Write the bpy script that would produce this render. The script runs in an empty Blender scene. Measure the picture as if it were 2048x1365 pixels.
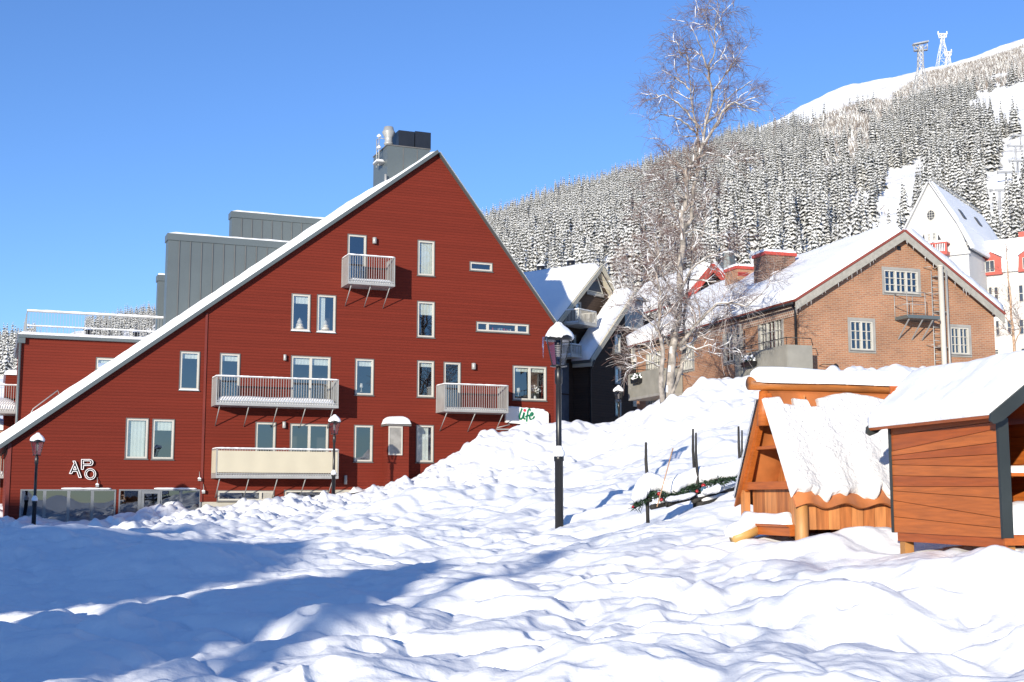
import bpy, math, random
import numpy as np
from mathutils import Vector, Matrix
from mathutils.geometry import tessellate_polygon

# ------------------------------------------------------------ camera, sky, sun, exposure
SC = bpy.context.scene
C = SC.collection
F_PX, CX, CY = 2500.0, 1024.0, 682.5
PITCH = math.atan(0.125)
cam_d = bpy.data.cameras.new('camera'); cam = bpy.data.objects.new('camera', cam_d); C.objects.link(cam)
cam_d.sensor_width = 36; cam_d.lens = 36*F_PX/2048; cam_d.clip_start = .1; cam_d.clip_end = 6000
cam.location = (0, 0, 0); cam.rotation_euler = (math.pi/2 + PITCH, 0, 0)
SC.camera = cam

SUN_EL = math.radians(11.5)
SUN_AZ = math.radians(22)            # light travels forward and to the right
W = bpy.data.worlds.new('World'); SC.world = W; W.use_nodes = True
nt = W.node_tree; nt.nodes.clear()
sky = nt.nodes.new('ShaderNodeTexSky'); sky.sky_type = 'NISHITA'; sky.sun_disc = False
sky.sun_elevation = SUN_EL; sky.sun_rotation = math.pi + SUN_AZ
sky.altitude = 600; sky.air_density = 1.0; sky.dust_density = 0.2; sky.ozone_density = 2.2
hs = nt.nodes.new('ShaderNodeHueSaturation'); hs.inputs['Saturation'].default_value = 1.0
mul = nt.nodes.new('ShaderNodeMix'); mul.data_type = 'RGBA'; mul.blend_type = 'MULTIPLY'; mul.inputs[0].default_value = 1; mul.inputs[7].default_value = (.63, .84, 1.25, 1)
bg = nt.nodes.new('ShaderNodeBackground'); bg.inputs['Strength'].default_value = 0.13
wo = nt.nodes.new('ShaderNodeOutputWorld')
nt.links.new(sky.outputs[0], hs.inputs['Color']); nt.links.new(hs.outputs[0], mul.inputs[6]); nt.links.new(mul.outputs[2], bg.inputs[0]); nt.links.new(bg.outputs[0], wo.inputs[0])
sd = bpy.data.lights.new('sun', 'SUN'); so = bpy.data.objects.new('sun', sd); C.objects.link(so)
sd.energy = 5.0; sd.angle = math.radians(.53); sd.color = (1, .92, .78)
tv = Vector((math.sin(SUN_AZ)*math.cos(SUN_EL), math.cos(SUN_AZ)*math.cos(SUN_EL), -math.sin(SUN_EL)))
so.rotation_euler = tv.to_track_quat('-Z', 'Y').to_euler(); so.location = (-20, -40, 30)
SC.view_settings.view_transform = 'Standard'; SC.view_settings.look = 'None'
SC.view_settings.exposure = 0.47; SC.view_settings.gamma = 1

cp, sp = math.cos(PITCH), math.sin(PITCH)
def ray(px, py):
    a = (px-CX)/F_PX; b = (CY-py)/F_PX
    return Vector((a, cp - b*sp, sp + b*cp))
def at(px, py, Y):
    d = ray(px, py); return d*(Y/d.y)
def project(X, Y, Z):
    f = Y*cp + Z*sp; u = -Y*sp + Z*cp
    return CX + F_PX*X/f, CY - F_PX*u/f
RND = random.Random(7)

# ------------------------------------------------------------ helpers
def tag(o, label=None, cat=None, group=None, kind=None):
    if label: o['label'] = label
    if cat: o['category'] = cat
    if group: o['group'] = group
    if kind: o['kind'] = kind
    return o
def empty(name, loc, label, cat, group=None):
    o = bpy.data.objects.new(name, None); C.objects.link(o); o.location = loc
    o.empty_display_size = .3
    return tag(o, label, cat, group)
def worldloc(o):
    v = Vector((0, 0, 0))
    while o is not None: v += o.location; o = o.parent
    return v
class Plane:
    """vertical plane frame: s along, z up, out towards the viewer"""
    def __init__(s, o, d):
        s.o = Vector((o[0], o[1])); s.d = Vector((d[0], d[1])).normalized(); s.n = Vector((s.d.y, -s.d.x))
    def pt(s, a, z, out=0):
        q = s.o + s.d*a + s.n*out; return Vector((q.x, q.y, z))
    def px(s, px, py, out=0):
        d = ray(px, py); q = s.o + s.n*out
        t = q.dot(s.n)/(d.x*s.n.x + d.y*s.n.y)
        X = d*t; return ((Vector((X.x, X.y))-q).dot(s.d), X.z)
    def off(s, out, a=0): return Plane(s.o + s.n*out + s.d*a, s.d)
class MB:
    def __init__(s): s.v = []; s.f = []; s.m = []; s.sm = []
    def add(s, vs, fs, m=0, smooth=False):
        b = len(s.v); s.v += [tuple(v) for v in vs]
        for f in fs: s.f.append(tuple(i+b for i in f)); s.m.append(m); s.sm.append(smooth)
        return s
    def obox(s, o, a, b, c, m=0):
        o, a, b, c = map(Vector, (o, a, b, c))
        vs = [o, o+a, o+a+b, o+b, o+c, o+a+c, o+a+b+c, o+b+c]
        fs = [(0,3,2,1), (4,5,6,7), (0,1,5,4), (1,2,6,5), (2,3,7,6), (3,0,4,7)]
        if a.cross(b).dot(c) < 0: fs = [tuple(reversed(f)) for f in fs]
        return s.add(vs, fs, m)
    def box(s, x0, x1, y0, y1, z0, z1, m=0): return s.obox((x0,y0,z0), (x1-x0,0,0), (0,y1-y0,0), (0,0,z1-z0), m)
    def pbox(s, P, s0, s1, z0, z1, o0, o1, m=0):
        o = P.pt(s0, z0, o0); return s.obox(o, P.pt(s1,z0,o0)-o, P.pt(s0,z0,o1)-o, (0,0,z1-z0), m)
    def prism(s, bot, vec, m=0):
        n = len(bot); bot = [Vector(p) for p in bot]; vec = Vector(vec); top = [p+vec for p in bot]
        nn = Vector((0,0,0))
        for i in range(n): nn += (bot[i]-bot[0]).cross(bot[(i+1)%n]-bot[0])
        if nn.dot(vec) > 0: bot = bot[::-1]; top = top[::-1]
        fs = [tuple(range(n)), tuple(range(2*n-1, n-1, -1))] + [(i, n+i, n+(i+1)%n, (i+1)%n) for i in range(n)]
        return s.add(bot+top, fs, m)
    def pprism(s, P, pts, o0, o1, m=0): return s.prism([P.pt(a, z, o0) for a, z in pts], P.pt(0,0,o1)-P.pt(0,0,o0), m)
    def bar(s, p, q, w, h, m=0, up=(0,0,1)):
        p, q = Vector(p), Vector(q); d = q-p; u = Vector(up); x = d.cross(u)
        if x.length < 1e-6: x = d.cross(Vector((1,0,0)))
        x.normalize(); y = x.cross(d).normalized()
        return s.obox(p - x*w/2 - y*h/2, d, x*w, y*h, m)
    def tube(s, pts, r, n=8, m=0, smooth=True, cap=True):
        pts = [Vector(p) for p in pts]; k = len(pts)
        rs = r if isinstance(r, (list, tuple)) else [r]*k
        vs = []; prev = None
        for i, p in enumerate(pts):
            d = (pts[min(i+1,k-1)]-pts[max(i-1,0)])
            if d.length < 1e-9: d = Vector((0,0,1))
            d.normalize()
            if prev is None:
                x = d.cross(Vector((0,0,1)));
                if x.length < .1: x = d.cross(Vector((0,1,0)))
            else: x = prev - d*prev.dot(d)
            x.normalize(); prev = x; y = d.cross(x)
            for j in range(n):
                a = 2*math.pi*j/n; vs.append(p + (x*math.cos(a)+y*math.sin(a))*rs[i])
        fs = [(i*n+j, i*n+(j+1)%n, (i+1)*n+(j+1)%n, (i+1)*n+j) for i in range(k-1) for j in range(n)]
        if cap and n > 2: fs += [tuple(range(n-1,-1,-1)), tuple((k-1)*n+j for j in range(n))]
        return s.add(vs, fs, m, smooth)
    def lathe(s, c, prof, n=16, m=0, smooth=True, rot=0):
        c = Vector(c); vs = []
        for r, z in prof:
            for j in range(n):
                a = 2*math.pi*j/n+rot; vs.append(c + Vector((r*math.cos(a), r*math.sin(a), z)))
        k = len(prof)
        fs = [(i*n+j, i*n+(j+1)%n, (i+1)*n+(j+1)%n, (i+1)*n+j) for i in range(k-1) for j in range(n)]
        fs += [tuple(range(n-1,-1,-1)), tuple((k-1)*n+j for j in range(n))]
        return s.add(vs, fs, m, smooth)
    def sheet(s, P, outer, holes=(), out=0, m=0):
        """flat wall surface with rectangular holes (all (s,z) lists)"""
        loops = [[Vector((a, z, 0)) for a, z in outer]] + [[Vector((a0,z0,0)), Vector((a1,z0,0)), Vector((a1,z1,0)), Vector((a0,z1,0))] for a0,z0,a1,z1 in holes]
        flat = [p for l in loops for p in l]; tr = tessellate_polygon(loops)
        vs = [P.pt(p.x, p.y, out) for p in flat]; N = Vector((P.n.x, P.n.y, 0)); fs = []
        for t in tr:
            nn = (vs[t[1]]-vs[t[0]]).cross(vs[t[2]]-vs[t[0]])
            fs.append(tuple(t) if nn.dot(N) > 0 else tuple(reversed(t)))
        return s.add(vs, fs, m)
    def build(s, name, mats, parent=None, **kw):
        me = bpy.data.meshes.new(name); base = worldloc(parent)
        me.from_pydata([(v[0]-base.x, v[1]-base.y, v[2]-base.z) for v in s.v], [], s.f); 
        if not isinstance(mats, (list, tuple)): mats = [mats]
        for m in mats: me.materials.append(m)
        me.polygons.foreach_set('material_index', s.m); me.polygons.foreach_set('use_smooth', s.sm)
        # box-projected UVs in metres
        me.update(); nl = len(me.loops)
        if nl:
            co = np.empty(len(me.vertices)*3, 'f'); me.vertices.foreach_get('co', co); co = co.reshape(-1,3) + np.array(base, 'f')
            li = np.empty(nl, 'i'); me.loops.foreach_get('vertex_index', li)
            nf = len(me.polygons); no = np.empty(nf*3, 'f'); me.polygons.foreach_get('normal', no); no = no.reshape(-1,3)
            lt = np.empty(nf, 'i'); me.polygons.foreach_get('loop_total', lt); N = np.repeat(no, lt, 0); V = co[li]
            t = np.stack([-N[:,1], N[:,0]], 1); tl = np.linalg.norm(t, axis=1, keepdims=True); t = t/np.maximum(tl, 1e-6)
            flat = np.abs(N[:,2]) > .8
            u = np.where(flat, V[:,0], V[:,0]*t[:,0]+V[:,1]*t[:,1]); w = np.where(flat, V[:,1], V[:,2])
            uv = me.uv_layers.new(name='UVMap'); uv.data.foreach_set('uv', np.stack([u, w], 1).astype('f').ravel())
        o = bpy.data.objects.new(name, me); C.objects.link(o); o.parent = parent
        return tag(o, **kw) if kw else o

# ------------------------------------------------------------ noise in numpy
_rs = np.random.RandomState(11); PERM = _rs.permutation(4096); GR = _rs.uniform(0, 2*np.pi, 4096)
def pnoise(x, y, seed=0):
    x = np.asarray(x, float)+seed*17.31; y = np.asarray(y, float)+seed*9.77
    xi = np.floor(x).astype(int); yi = np.floor(y).astype(int); xf = x-xi; yf = y-yi
    def g(i, j):
        a = GR[PERM[(PERM[i & 4095]+j) & 4095]]; return np.cos(a)*(xf-(i-xi)) + np.sin(a)*(yf-(j-yi))
    u = xf**3*(xf*(xf*6-15)+10); v = yf**3*(yf*(yf*6-15)+10)
    a = g(xi, yi)*(1-u)+g(xi+1, yi)*u; b = g(xi, yi+1)*(1-u)+g(xi+1, yi+1)*u
    return (a*(1-v)+b*v)*1.5
def fbm(x, y, o=4, seed=0):
    r = 0; a = 1
    for i in range(o): r = r+a*pnoise(x, y, seed+i*3); x = x*2.03; y = y*2.03; a *= .5
    return r
def sstep(a, b, x):
    t = np.clip((np.asarray(x, float)-a)/(b-a), 0, 1); return t*t*(3-2*t)

# ------------------------------------------------------------ materials (procedural)
def newmat(name):
    m = bpy.data.materials.new(name); m.use_nodes = True; n = m.node_tree; n.nodes.clear()
    b = n.nodes.new('ShaderNodeBsdfPrincipled'); o = n.nodes.new('ShaderNodeOutputMaterial'); n.links.new(b.outputs[0], o.inputs[0])
    return m, n, b
def rgb(c): return (c[0], c[1], c[2], 1)
def M(name, col, rough=.6, metal=0, var=.12, scale=2.0, bump=0, bscale=25, stretch=(1,1,1), spec=.5):
    m, n, b = newmat(name); L = n.links.new
    b.inputs['Roughness'].default_value = rough; b.inputs['Metallic'].default_value = metal; b.inputs['Specular IOR Level'].default_value = spec
    tc = n.nodes.new('ShaderNodeTexCoord'); mp = n.nodes.new('ShaderNodeMapping'); mp.inputs['Scale'].default_value = stretch
    L(tc.outputs['Object'], mp.inputs[0])
    nz = n.nodes.new('ShaderNodeTexNoise'); nz.inputs['Scale'].default_value = scale; nz.inputs['Detail'].default_value = 5; L(mp.outputs[0], nz.inputs['Vector'])
    mx = n.nodes.new('ShaderNodeMix'); mx.data_type = 'RGBA'
    mx.inputs[6].default_value = rgb([c*(1-var) for c in col]); mx.inputs[7].default_value = rgb([min(c*(1+var), .95) for c in col])
    mr = n.nodes.new('ShaderNodeMapRange'); mr.inputs[1].default_value = .3; mr.inputs[2].default_value = .7
    L(nz.outputs['Fac'], mr.inputs[0]); L(mr.outputs[0], mx.inputs[0]); L(mx.outputs[2], b.inputs['Base Color'])
    if bump:
        n2 = n.nodes.new('ShaderNodeTexNoise'); n2.inputs['Scale'].default_value = bscale; n2.inputs['Detail'].default_value = 4; L(mp.outputs[0], n2.inputs['Vector'])
        bp = n.nodes.new('ShaderNodeBump'); bp.inputs['Strength'].default_value = bump; bp.inputs['Distance'].default_value = .02
        L(n2.outputs['Fac'], bp.inputs['Height']); L(bp.outputs[0], b.inputs['Normal'])
    return m
def siding(name, col, pitch, axis=1, var=.1, groove_shade=.45, wood=False, stretch=(.35, 5, 1)):
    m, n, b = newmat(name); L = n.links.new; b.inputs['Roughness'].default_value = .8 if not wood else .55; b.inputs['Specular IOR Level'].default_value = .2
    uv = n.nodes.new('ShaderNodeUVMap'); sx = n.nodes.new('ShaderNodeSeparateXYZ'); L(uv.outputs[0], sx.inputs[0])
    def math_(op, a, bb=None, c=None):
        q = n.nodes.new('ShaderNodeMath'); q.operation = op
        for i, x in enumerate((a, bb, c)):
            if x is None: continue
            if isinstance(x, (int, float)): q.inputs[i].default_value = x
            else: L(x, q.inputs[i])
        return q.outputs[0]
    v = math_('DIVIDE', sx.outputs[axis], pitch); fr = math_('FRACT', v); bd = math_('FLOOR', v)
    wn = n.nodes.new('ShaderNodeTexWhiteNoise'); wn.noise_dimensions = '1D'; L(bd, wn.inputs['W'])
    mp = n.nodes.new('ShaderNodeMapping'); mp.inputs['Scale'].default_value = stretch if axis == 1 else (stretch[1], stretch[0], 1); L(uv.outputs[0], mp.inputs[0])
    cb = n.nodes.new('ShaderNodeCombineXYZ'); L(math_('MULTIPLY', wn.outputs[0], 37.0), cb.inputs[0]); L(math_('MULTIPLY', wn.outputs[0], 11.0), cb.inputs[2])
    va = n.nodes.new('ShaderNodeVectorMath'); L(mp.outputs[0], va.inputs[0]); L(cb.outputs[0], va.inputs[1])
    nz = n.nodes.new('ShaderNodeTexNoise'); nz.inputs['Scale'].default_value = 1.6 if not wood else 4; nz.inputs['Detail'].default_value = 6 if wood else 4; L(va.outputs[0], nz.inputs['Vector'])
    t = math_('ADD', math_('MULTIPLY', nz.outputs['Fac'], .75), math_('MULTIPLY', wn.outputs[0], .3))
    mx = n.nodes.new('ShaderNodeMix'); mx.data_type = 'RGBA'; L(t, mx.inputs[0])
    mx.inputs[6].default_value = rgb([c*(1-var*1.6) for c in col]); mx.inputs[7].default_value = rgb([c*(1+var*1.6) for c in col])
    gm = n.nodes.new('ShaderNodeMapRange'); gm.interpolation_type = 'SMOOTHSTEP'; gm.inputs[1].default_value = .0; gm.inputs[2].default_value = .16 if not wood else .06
    gm.inputs[3].default_value = groove_shade; gm.inputs[4].default_value = 1; L(fr, gm.inputs[0])  # board gaps, with the shadow in each groove put into the colour
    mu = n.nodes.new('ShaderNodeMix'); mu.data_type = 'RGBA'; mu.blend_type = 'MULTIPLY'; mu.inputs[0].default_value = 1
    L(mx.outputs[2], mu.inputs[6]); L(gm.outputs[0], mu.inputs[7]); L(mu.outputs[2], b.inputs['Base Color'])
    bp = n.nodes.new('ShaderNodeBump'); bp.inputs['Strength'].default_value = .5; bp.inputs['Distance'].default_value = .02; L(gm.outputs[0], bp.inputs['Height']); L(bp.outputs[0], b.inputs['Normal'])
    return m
def brickmat(name, c1, c2, mortar, bw=.25, rh=.078, mo=.012):
    m, n, b = newmat(name); L = n.links.new; b.inputs['Roughness'].default_value = .85
    uv = n.nodes.new('ShaderNodeUVMap'); bt = n.nodes.new('ShaderNodeTexBrick')
    bt.inputs['Scale'].default_value = 1; bt.inputs['Brick Width'].default_value = bw; bt.inputs['Row Height'].default_value = rh; bt.inputs['Mortar Size'].default_value = mo
    bt.inputs['Color1'].default_value = rgb(c1); bt.inputs['Color2'].default_value = rgb(c2); bt.inputs['Mortar'].default_value = rgb(mortar); bt.inputs['Mortar Smooth'].default_value = .2; bt.inputs['Bias'].default_value = -.35
    L(uv.outputs[0], bt.inputs['Vector'])
    nz = n.nodes.new('ShaderNodeTexNoise'); nz.inputs['Scale'].default_value = .7; nz.inputs['Detail'].default_value = 6; L(uv.outputs[0], nz.inputs['Vector'])
    mr = n.nodes.new('ShaderNodeMapRange'); mr.inputs[1].default_value = .3; mr.inputs[2].default_value = .7; mr.inputs[3].default_value = .82; mr.inputs[4].default_value = 1.15; L(nz.outputs['Fac'], mr.inputs[0])
    mu = n.nodes.new('ShaderNodeMix'); mu.data_type = 'RGBA'; mu.blend_type = 'MULTIPLY'; mu.inputs[0].default_value = 1; L(bt.outputs['Color'], mu.inputs[6]); L(mr.outputs[0], mu.inputs[7]); L(mu.outputs[2], b.inputs['Base Color'])
    bp = n.nodes.new('ShaderNodeBump'); bp.inputs['Strength'].default_value = .5; bp.inputs['Distance'].default_value = .015; bp.invert = True; L(bt.outputs['Fac'], bp.inputs['Height']); L(bp.outputs[0], b.inputs['Normal'])
    return m
def glassmat(name, tint=(.88,.90,.90), refl=.20):
    m = bpy.data.materials.new(name); m.use_nodes = True; n = m.node_tree; n.nodes.clear(); L = n.links.new
    o = n.nodes.new('ShaderNodeOutputMaterial'); mx = n.nodes.new('ShaderNodeMixShader'); tr = n.nodes.new('ShaderNodeBsdfTransparent'); gl = n.nodes.new('ShaderNodeBsdfGlossy')
    tr.inputs[0].default_value = rgb(tint); gl.inputs['Roughness'].default_value = .01; gl.inputs['Color'].default_value = (.9,.95,1,1)
    lw = n.nodes.new('ShaderNodeLayerWeight'); lw.inputs[0].default_value = .5; pw = n.nodes.new('ShaderNodeMath'); pw.operation = 'POWER'; pw.inputs[1].default_value = 4; L(lw.outputs['Facing'], pw.inputs[0])
    mr = n.nodes.new('ShaderNodeMapRange'); mr.inputs[3].default_value = refl; mr.inputs[4].default_value = 1; L(pw.outputs[0], mr.inputs[0])
    tc = n.nodes.new('ShaderNodeTexCoord'); nz = n.nodes.new('ShaderNodeTexNoise'); nz.inputs['Scale'].default_value = .6; nz.inputs['Detail'].default_value = 1; L(tc.outputs['Object'], nz.inputs['Vector'])
    bp = n.nodes.new('ShaderNodeBump'); bp.inputs['Strength'].default_value = .08; bp.inputs['Distance'].default_value = .1; L(nz.outputs['Fac'], bp.inputs['Height']); L(bp.outputs[0], gl.inputs['Normal'])
    L(mr.outputs[0], mx.inputs[0]); L(tr.outputs[0], mx.inputs[1]); L(gl.outputs[0], mx.inputs[2]); L(mx.outputs[0], o.inputs[0])
    return m
def snowmat(name, col=(.82,.825,.835), bump=.36, s1=6, s2=42, sss=0):
    m, n, b = newmat(name); L = n.links.new; b.inputs['Roughness'].default_value = .75; b.inputs['Base Color'].default_value = rgb(col); b.inputs['Specular IOR Level'].default_value = .25
    tc = n.nodes.new('ShaderNodeTexCoord'); prev = None
    for sc, st, di in ((s1, bump, .05), (s2, bump*1.2, .008)):
        nz = n.nodes.new('ShaderNodeTexNoise'); nz.inputs['Scale'].default_value = sc; nz.inputs['Detail'].default_value = 3; L(tc.outputs['Object'], nz.inputs['Vector'])
        bp = n.nodes.new('ShaderNodeBump'); bp.inputs['Strength'].default_value = st; bp.inputs['Distance'].default_value = di; L(nz.outputs['Fac'], bp.inputs['Height'])
        if prev: L(prev, bp.inputs['Normal'])
        prev = bp.outputs[0]
    L(prev, b.inputs['Normal'])
    return m
SNOW = snowmat('snow'); SNOWC = snowmat('crusted_snow', (.66,.65,.64), bump=.55, s1=26, s2=70)
RED = siding('red_siding', (.140,.0185,.0095), .13, var=.12, groove_shade=.42)
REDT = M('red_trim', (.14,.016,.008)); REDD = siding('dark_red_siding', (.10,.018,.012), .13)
WHITEP = M('white_paint', (.47,.45,.40), .45, var=.04); CASE = M('grey_casing', (.12,.115,.11), .5); GREYM = M('grey_sheet_metal', (.105,.125,.13), .45, metal=.25, var=.06, scale=.7)
GALV = M('galvanised_steel', (.33,.33,.32), .45, metal=.2, var=.08); BLACK = M('black_iron', (.012,.012,.013), .35); BLACKP = M('black_panel', (.012,.014,.02), .4)
DARKIN = M('dark_room', (.035,.033,.032), .9); GLASS = glassmat('window_glass'); GLASSD = glassmat('shop_glass', (.45,.48,.5), .2)
BLIND = M('pale_blind', (.50,.54,.50), .8, var=.05); CONC = M('concrete', (.36,.34,.29), .85, var=.15, bump=.3); CREAM = M('cream_canvas', (.46,.42,.32), .8, var=.04, scale=1)
BRICK = brickmat('brick', (.33,.148,.076), (.22,.095,.055), (.33,.24,.165)); BRICKD = brickmat('dark_brick', (.20,.09,.055), (.06,.04,.032), (.26,.21,.17))
BROWN = siding('brown_siding', (.060,.040,.029), .15, var=.12, groove_shade=.5)
WOODO = siding('orange_wood', (.28,.08,.02), .16, var=.22, wood=True, groove_shade=.35); WOODV = siding('orange_wood_upright', (.50,.17,.045), .14, axis=0, var=.22, wood=True, groove_shade=.3)
LOG = M('orange_log', (.34,.115,.022), .5, var=.3, scale=3, stretch=(1,1,6), bump=.2); LOGY = M('pale_log', (.44,.22,.07), .55, var=.25, scale=5)
GREENB = M('black_green_paint', (.022,.028,.028), .5, var=.2); BARK = M('birch_bark', (.27,.24,.21), .8, var=.65, scale=5, stretch=(1,1,.8), bump=.3); TWIG = M('purple_brown_twig', (.15,.085,.07), .8, var=.3); TWIGF = M('frosted_twig', (.42,.38,.36), .8, var=.3)
HOTEL = M('white_render', (.52,.51,.49), .8, var=.02, scale=.5); REDSHEET = M('red_sheet_roof', (.42,.06,.04), .5); WOODD = M('dark_pole', (.022,.020,.018), .8, var=.4)
NEEDLE = M('spruce_needles', (.10,.102,.088), .8, var=.4, scale=1.5); GARL = M('garland_needles', (.012,.035,.014), .7, var=.5, scale=30)
BEIGE = M('beige_board', (.50,.46,.36), .6, var=.05); FLOWERW = M('white_petals', (.7,.7,.68), .7)
# ------------------------------------------------------------ snow ground
GP = [(-200,1365,9.3),(200,1365,9.3),(700,1365,9.3),(1200,1365,9.1),(1700,1365,8.9),(2200,1365,8.8),
(-200,1250,12.5),(300,1250,12.5),(900,1240,12.5),(1500,1225,12),(2100,1200,11.5),
(-150,1190,17),(100,1192,17.5),(0,1200,16.5),(260,1185,17),(60,1062,26),(130,1045,27),(-80,1060,27),(220,1062,28),(330,1100,24),(350,1112,21),(430,1150,19),
(500,1150,18),(700,1135,19.5),(900,1112,21),(1100,1088,21),(1120,1044,25),(1300,1052,22),(1480,1072,17.2),(1600,1078,15.4),(1700,1070,16),(1800,1103,14.3),(2015,1095,12.3),(1900,1108,13.3),(2200,1090,12),
(75,1054,47),(160,1046,50),(230,1042,49),(300,1036,47),(400,1024,48),(500,1014,48),(560,1007,51),(670,998,52),(750,986,54),(820,967,56),
(250,1072,38),(380,1075,34),(450,1068,33),(600,1068,31),(700,1062,29),(800,1052,28),(560,1040,40),(900,1050,27),(1000,1062,25),
(860,1006,35),(960,988,37),(800,1015,38),(760,1010,44),(850,985,46),
(900,930,49),(960,884,52),(1010,864,53),(1060,853,54),(1100,852,55),(1165,884,58),(1165,930,46),(1165,985,36),(1040,930,46),(1040,985,36),
(1230,846,51),(1270,832,48),(1330,806,43.5),(1400,790,43),(1480,774,43),(1530,760,44),(1650,748,46),(1760,738,46),(1850,742,46),(1950,737,46),(2050,727,46),(2200,720,46),
(1250,900,42),(1300,965,29),(1280,1010,25),(1400,880,34),(1400,1003,22.5),(1480,985,20),(1500,850,36),
(1650,1010,19),(1650,900,30),(1800,960,21),(1950,950,22),(1950,850,34),(2150,960,18)]
WP = [(-40,52,-1.3),(-60,80,-1),(-25,90,0),(5,85,3.4),(15,78,3.2),(30,80,4),(50,70,5),(0,130,6),(80,130,8),(-80,130,2),(-30,15,-1.8),(-30,-20,-2.4),(0,-20,-2),(30,-20,-1.8),
(40,10,-.8),(-60,-60,-3),(60,-60,-3),(0,3,-1.6),(35,35,1.5),(-35,35,-1.4),(-5,70,2.4),(120,60,6),(-120,60,-2),(0,190,8),(120,190,12),(-120,190,4)]
_P = np.array([tuple(at(*g)) for g in GP] + WP)
def _phi(dx, dy): return np.sqrt(dx*dx+dy*dy+1.4**2)
_A = _phi(_P[:,None,0]-_P[None,:,0], _P[:,None,1]-_P[None,:,1]) - np.eye(len(_P))*.03
_n = len(_P); _Q = np.c_[np.ones(_n), _P[:,:2]]
_w = np.linalg.solve(np.block([[_A, _Q], [_Q.T, np.zeros((3,3))]]), np.r_[_P[:,2], 0, 0, 0])
def ground_base(x, y):
    z = _w[_n] + _w[_n+1]*x + _w[_n+2]*y
    for i in range(_n): z = z + _w[i]*_phi(x-_P[i,0], y-_P[i,1])
    return z
def cells(x, y, size, prob, seed, r0, r1, kind):
    # scattered soft pits (footprints) or rounded lumps (ploughed chunks), one per grid cell
    gx = np.floor(x/size).astype(int); gy = np.floor(y/size).astype(int); out = np.zeros(x.shape)
    for i in (-1, 0, 1):
        for j in (-1, 0, 1):
            cx_ = gx+i; cy_ = gy+j; h = (cx_*73856093 ^ cy_*19349663 ^ seed*83492791) & 4095
            a = GR[PERM[h]]/(2*np.pi); b = GR[PERM[(h*7+13) & 4095]]/(2*np.pi); c = GR[PERM[(h*3+101) & 4095]]/(2*np.pi); e = GR[PERM[(h*5+777) & 4095]]/(2*np.pi)
            r = r0+(r1-r0)*c; dx = x-(cx_+a)*size; dy = y-(cy_+b)*size; th_ = e*6.28; u = dx*np.cos(th_)+dy*np.sin(th_); v = -dx*np.sin(th_)+dy*np.cos(th_)
            q = (u/r)**2+(v/(r*(.6+.35*c)))**2; on = (e*7 % 1) < prob
            if kind == 'pit': out = np.minimum(out, np.where(on, -np.exp(-q*q*1.2)*(.6+.4*c), 0)) + np.where(on, .18*np.exp(-(np.sqrt(q)-1.35)**2*8), 0)
            else: out = np.maximum(out, np.where(on, np.sqrt(np.clip(1-q, 0, 1))*(.4+.6*c), 0))
    return out
MOUNDS = [(1990,1086,12.1,.20,.30),(1730,1062,15.6,.24,.55),(1655,1072,15.2,.08,.4),(350,1120,20.5,.35,1.5),(100,1085,24,.45,2.2),(860,1010,34,.5,2.6),(770,1080,25,.30,1.6),(1490,1085,16.5,.12,.5),(1900,1150,13.0,.12,.8),(1660,1180,12.2,.16,.9)]
MOUNDS = [(at(a, b, c).x, c, h, r) for a, b, c, h, r in MOUNDS]
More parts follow.
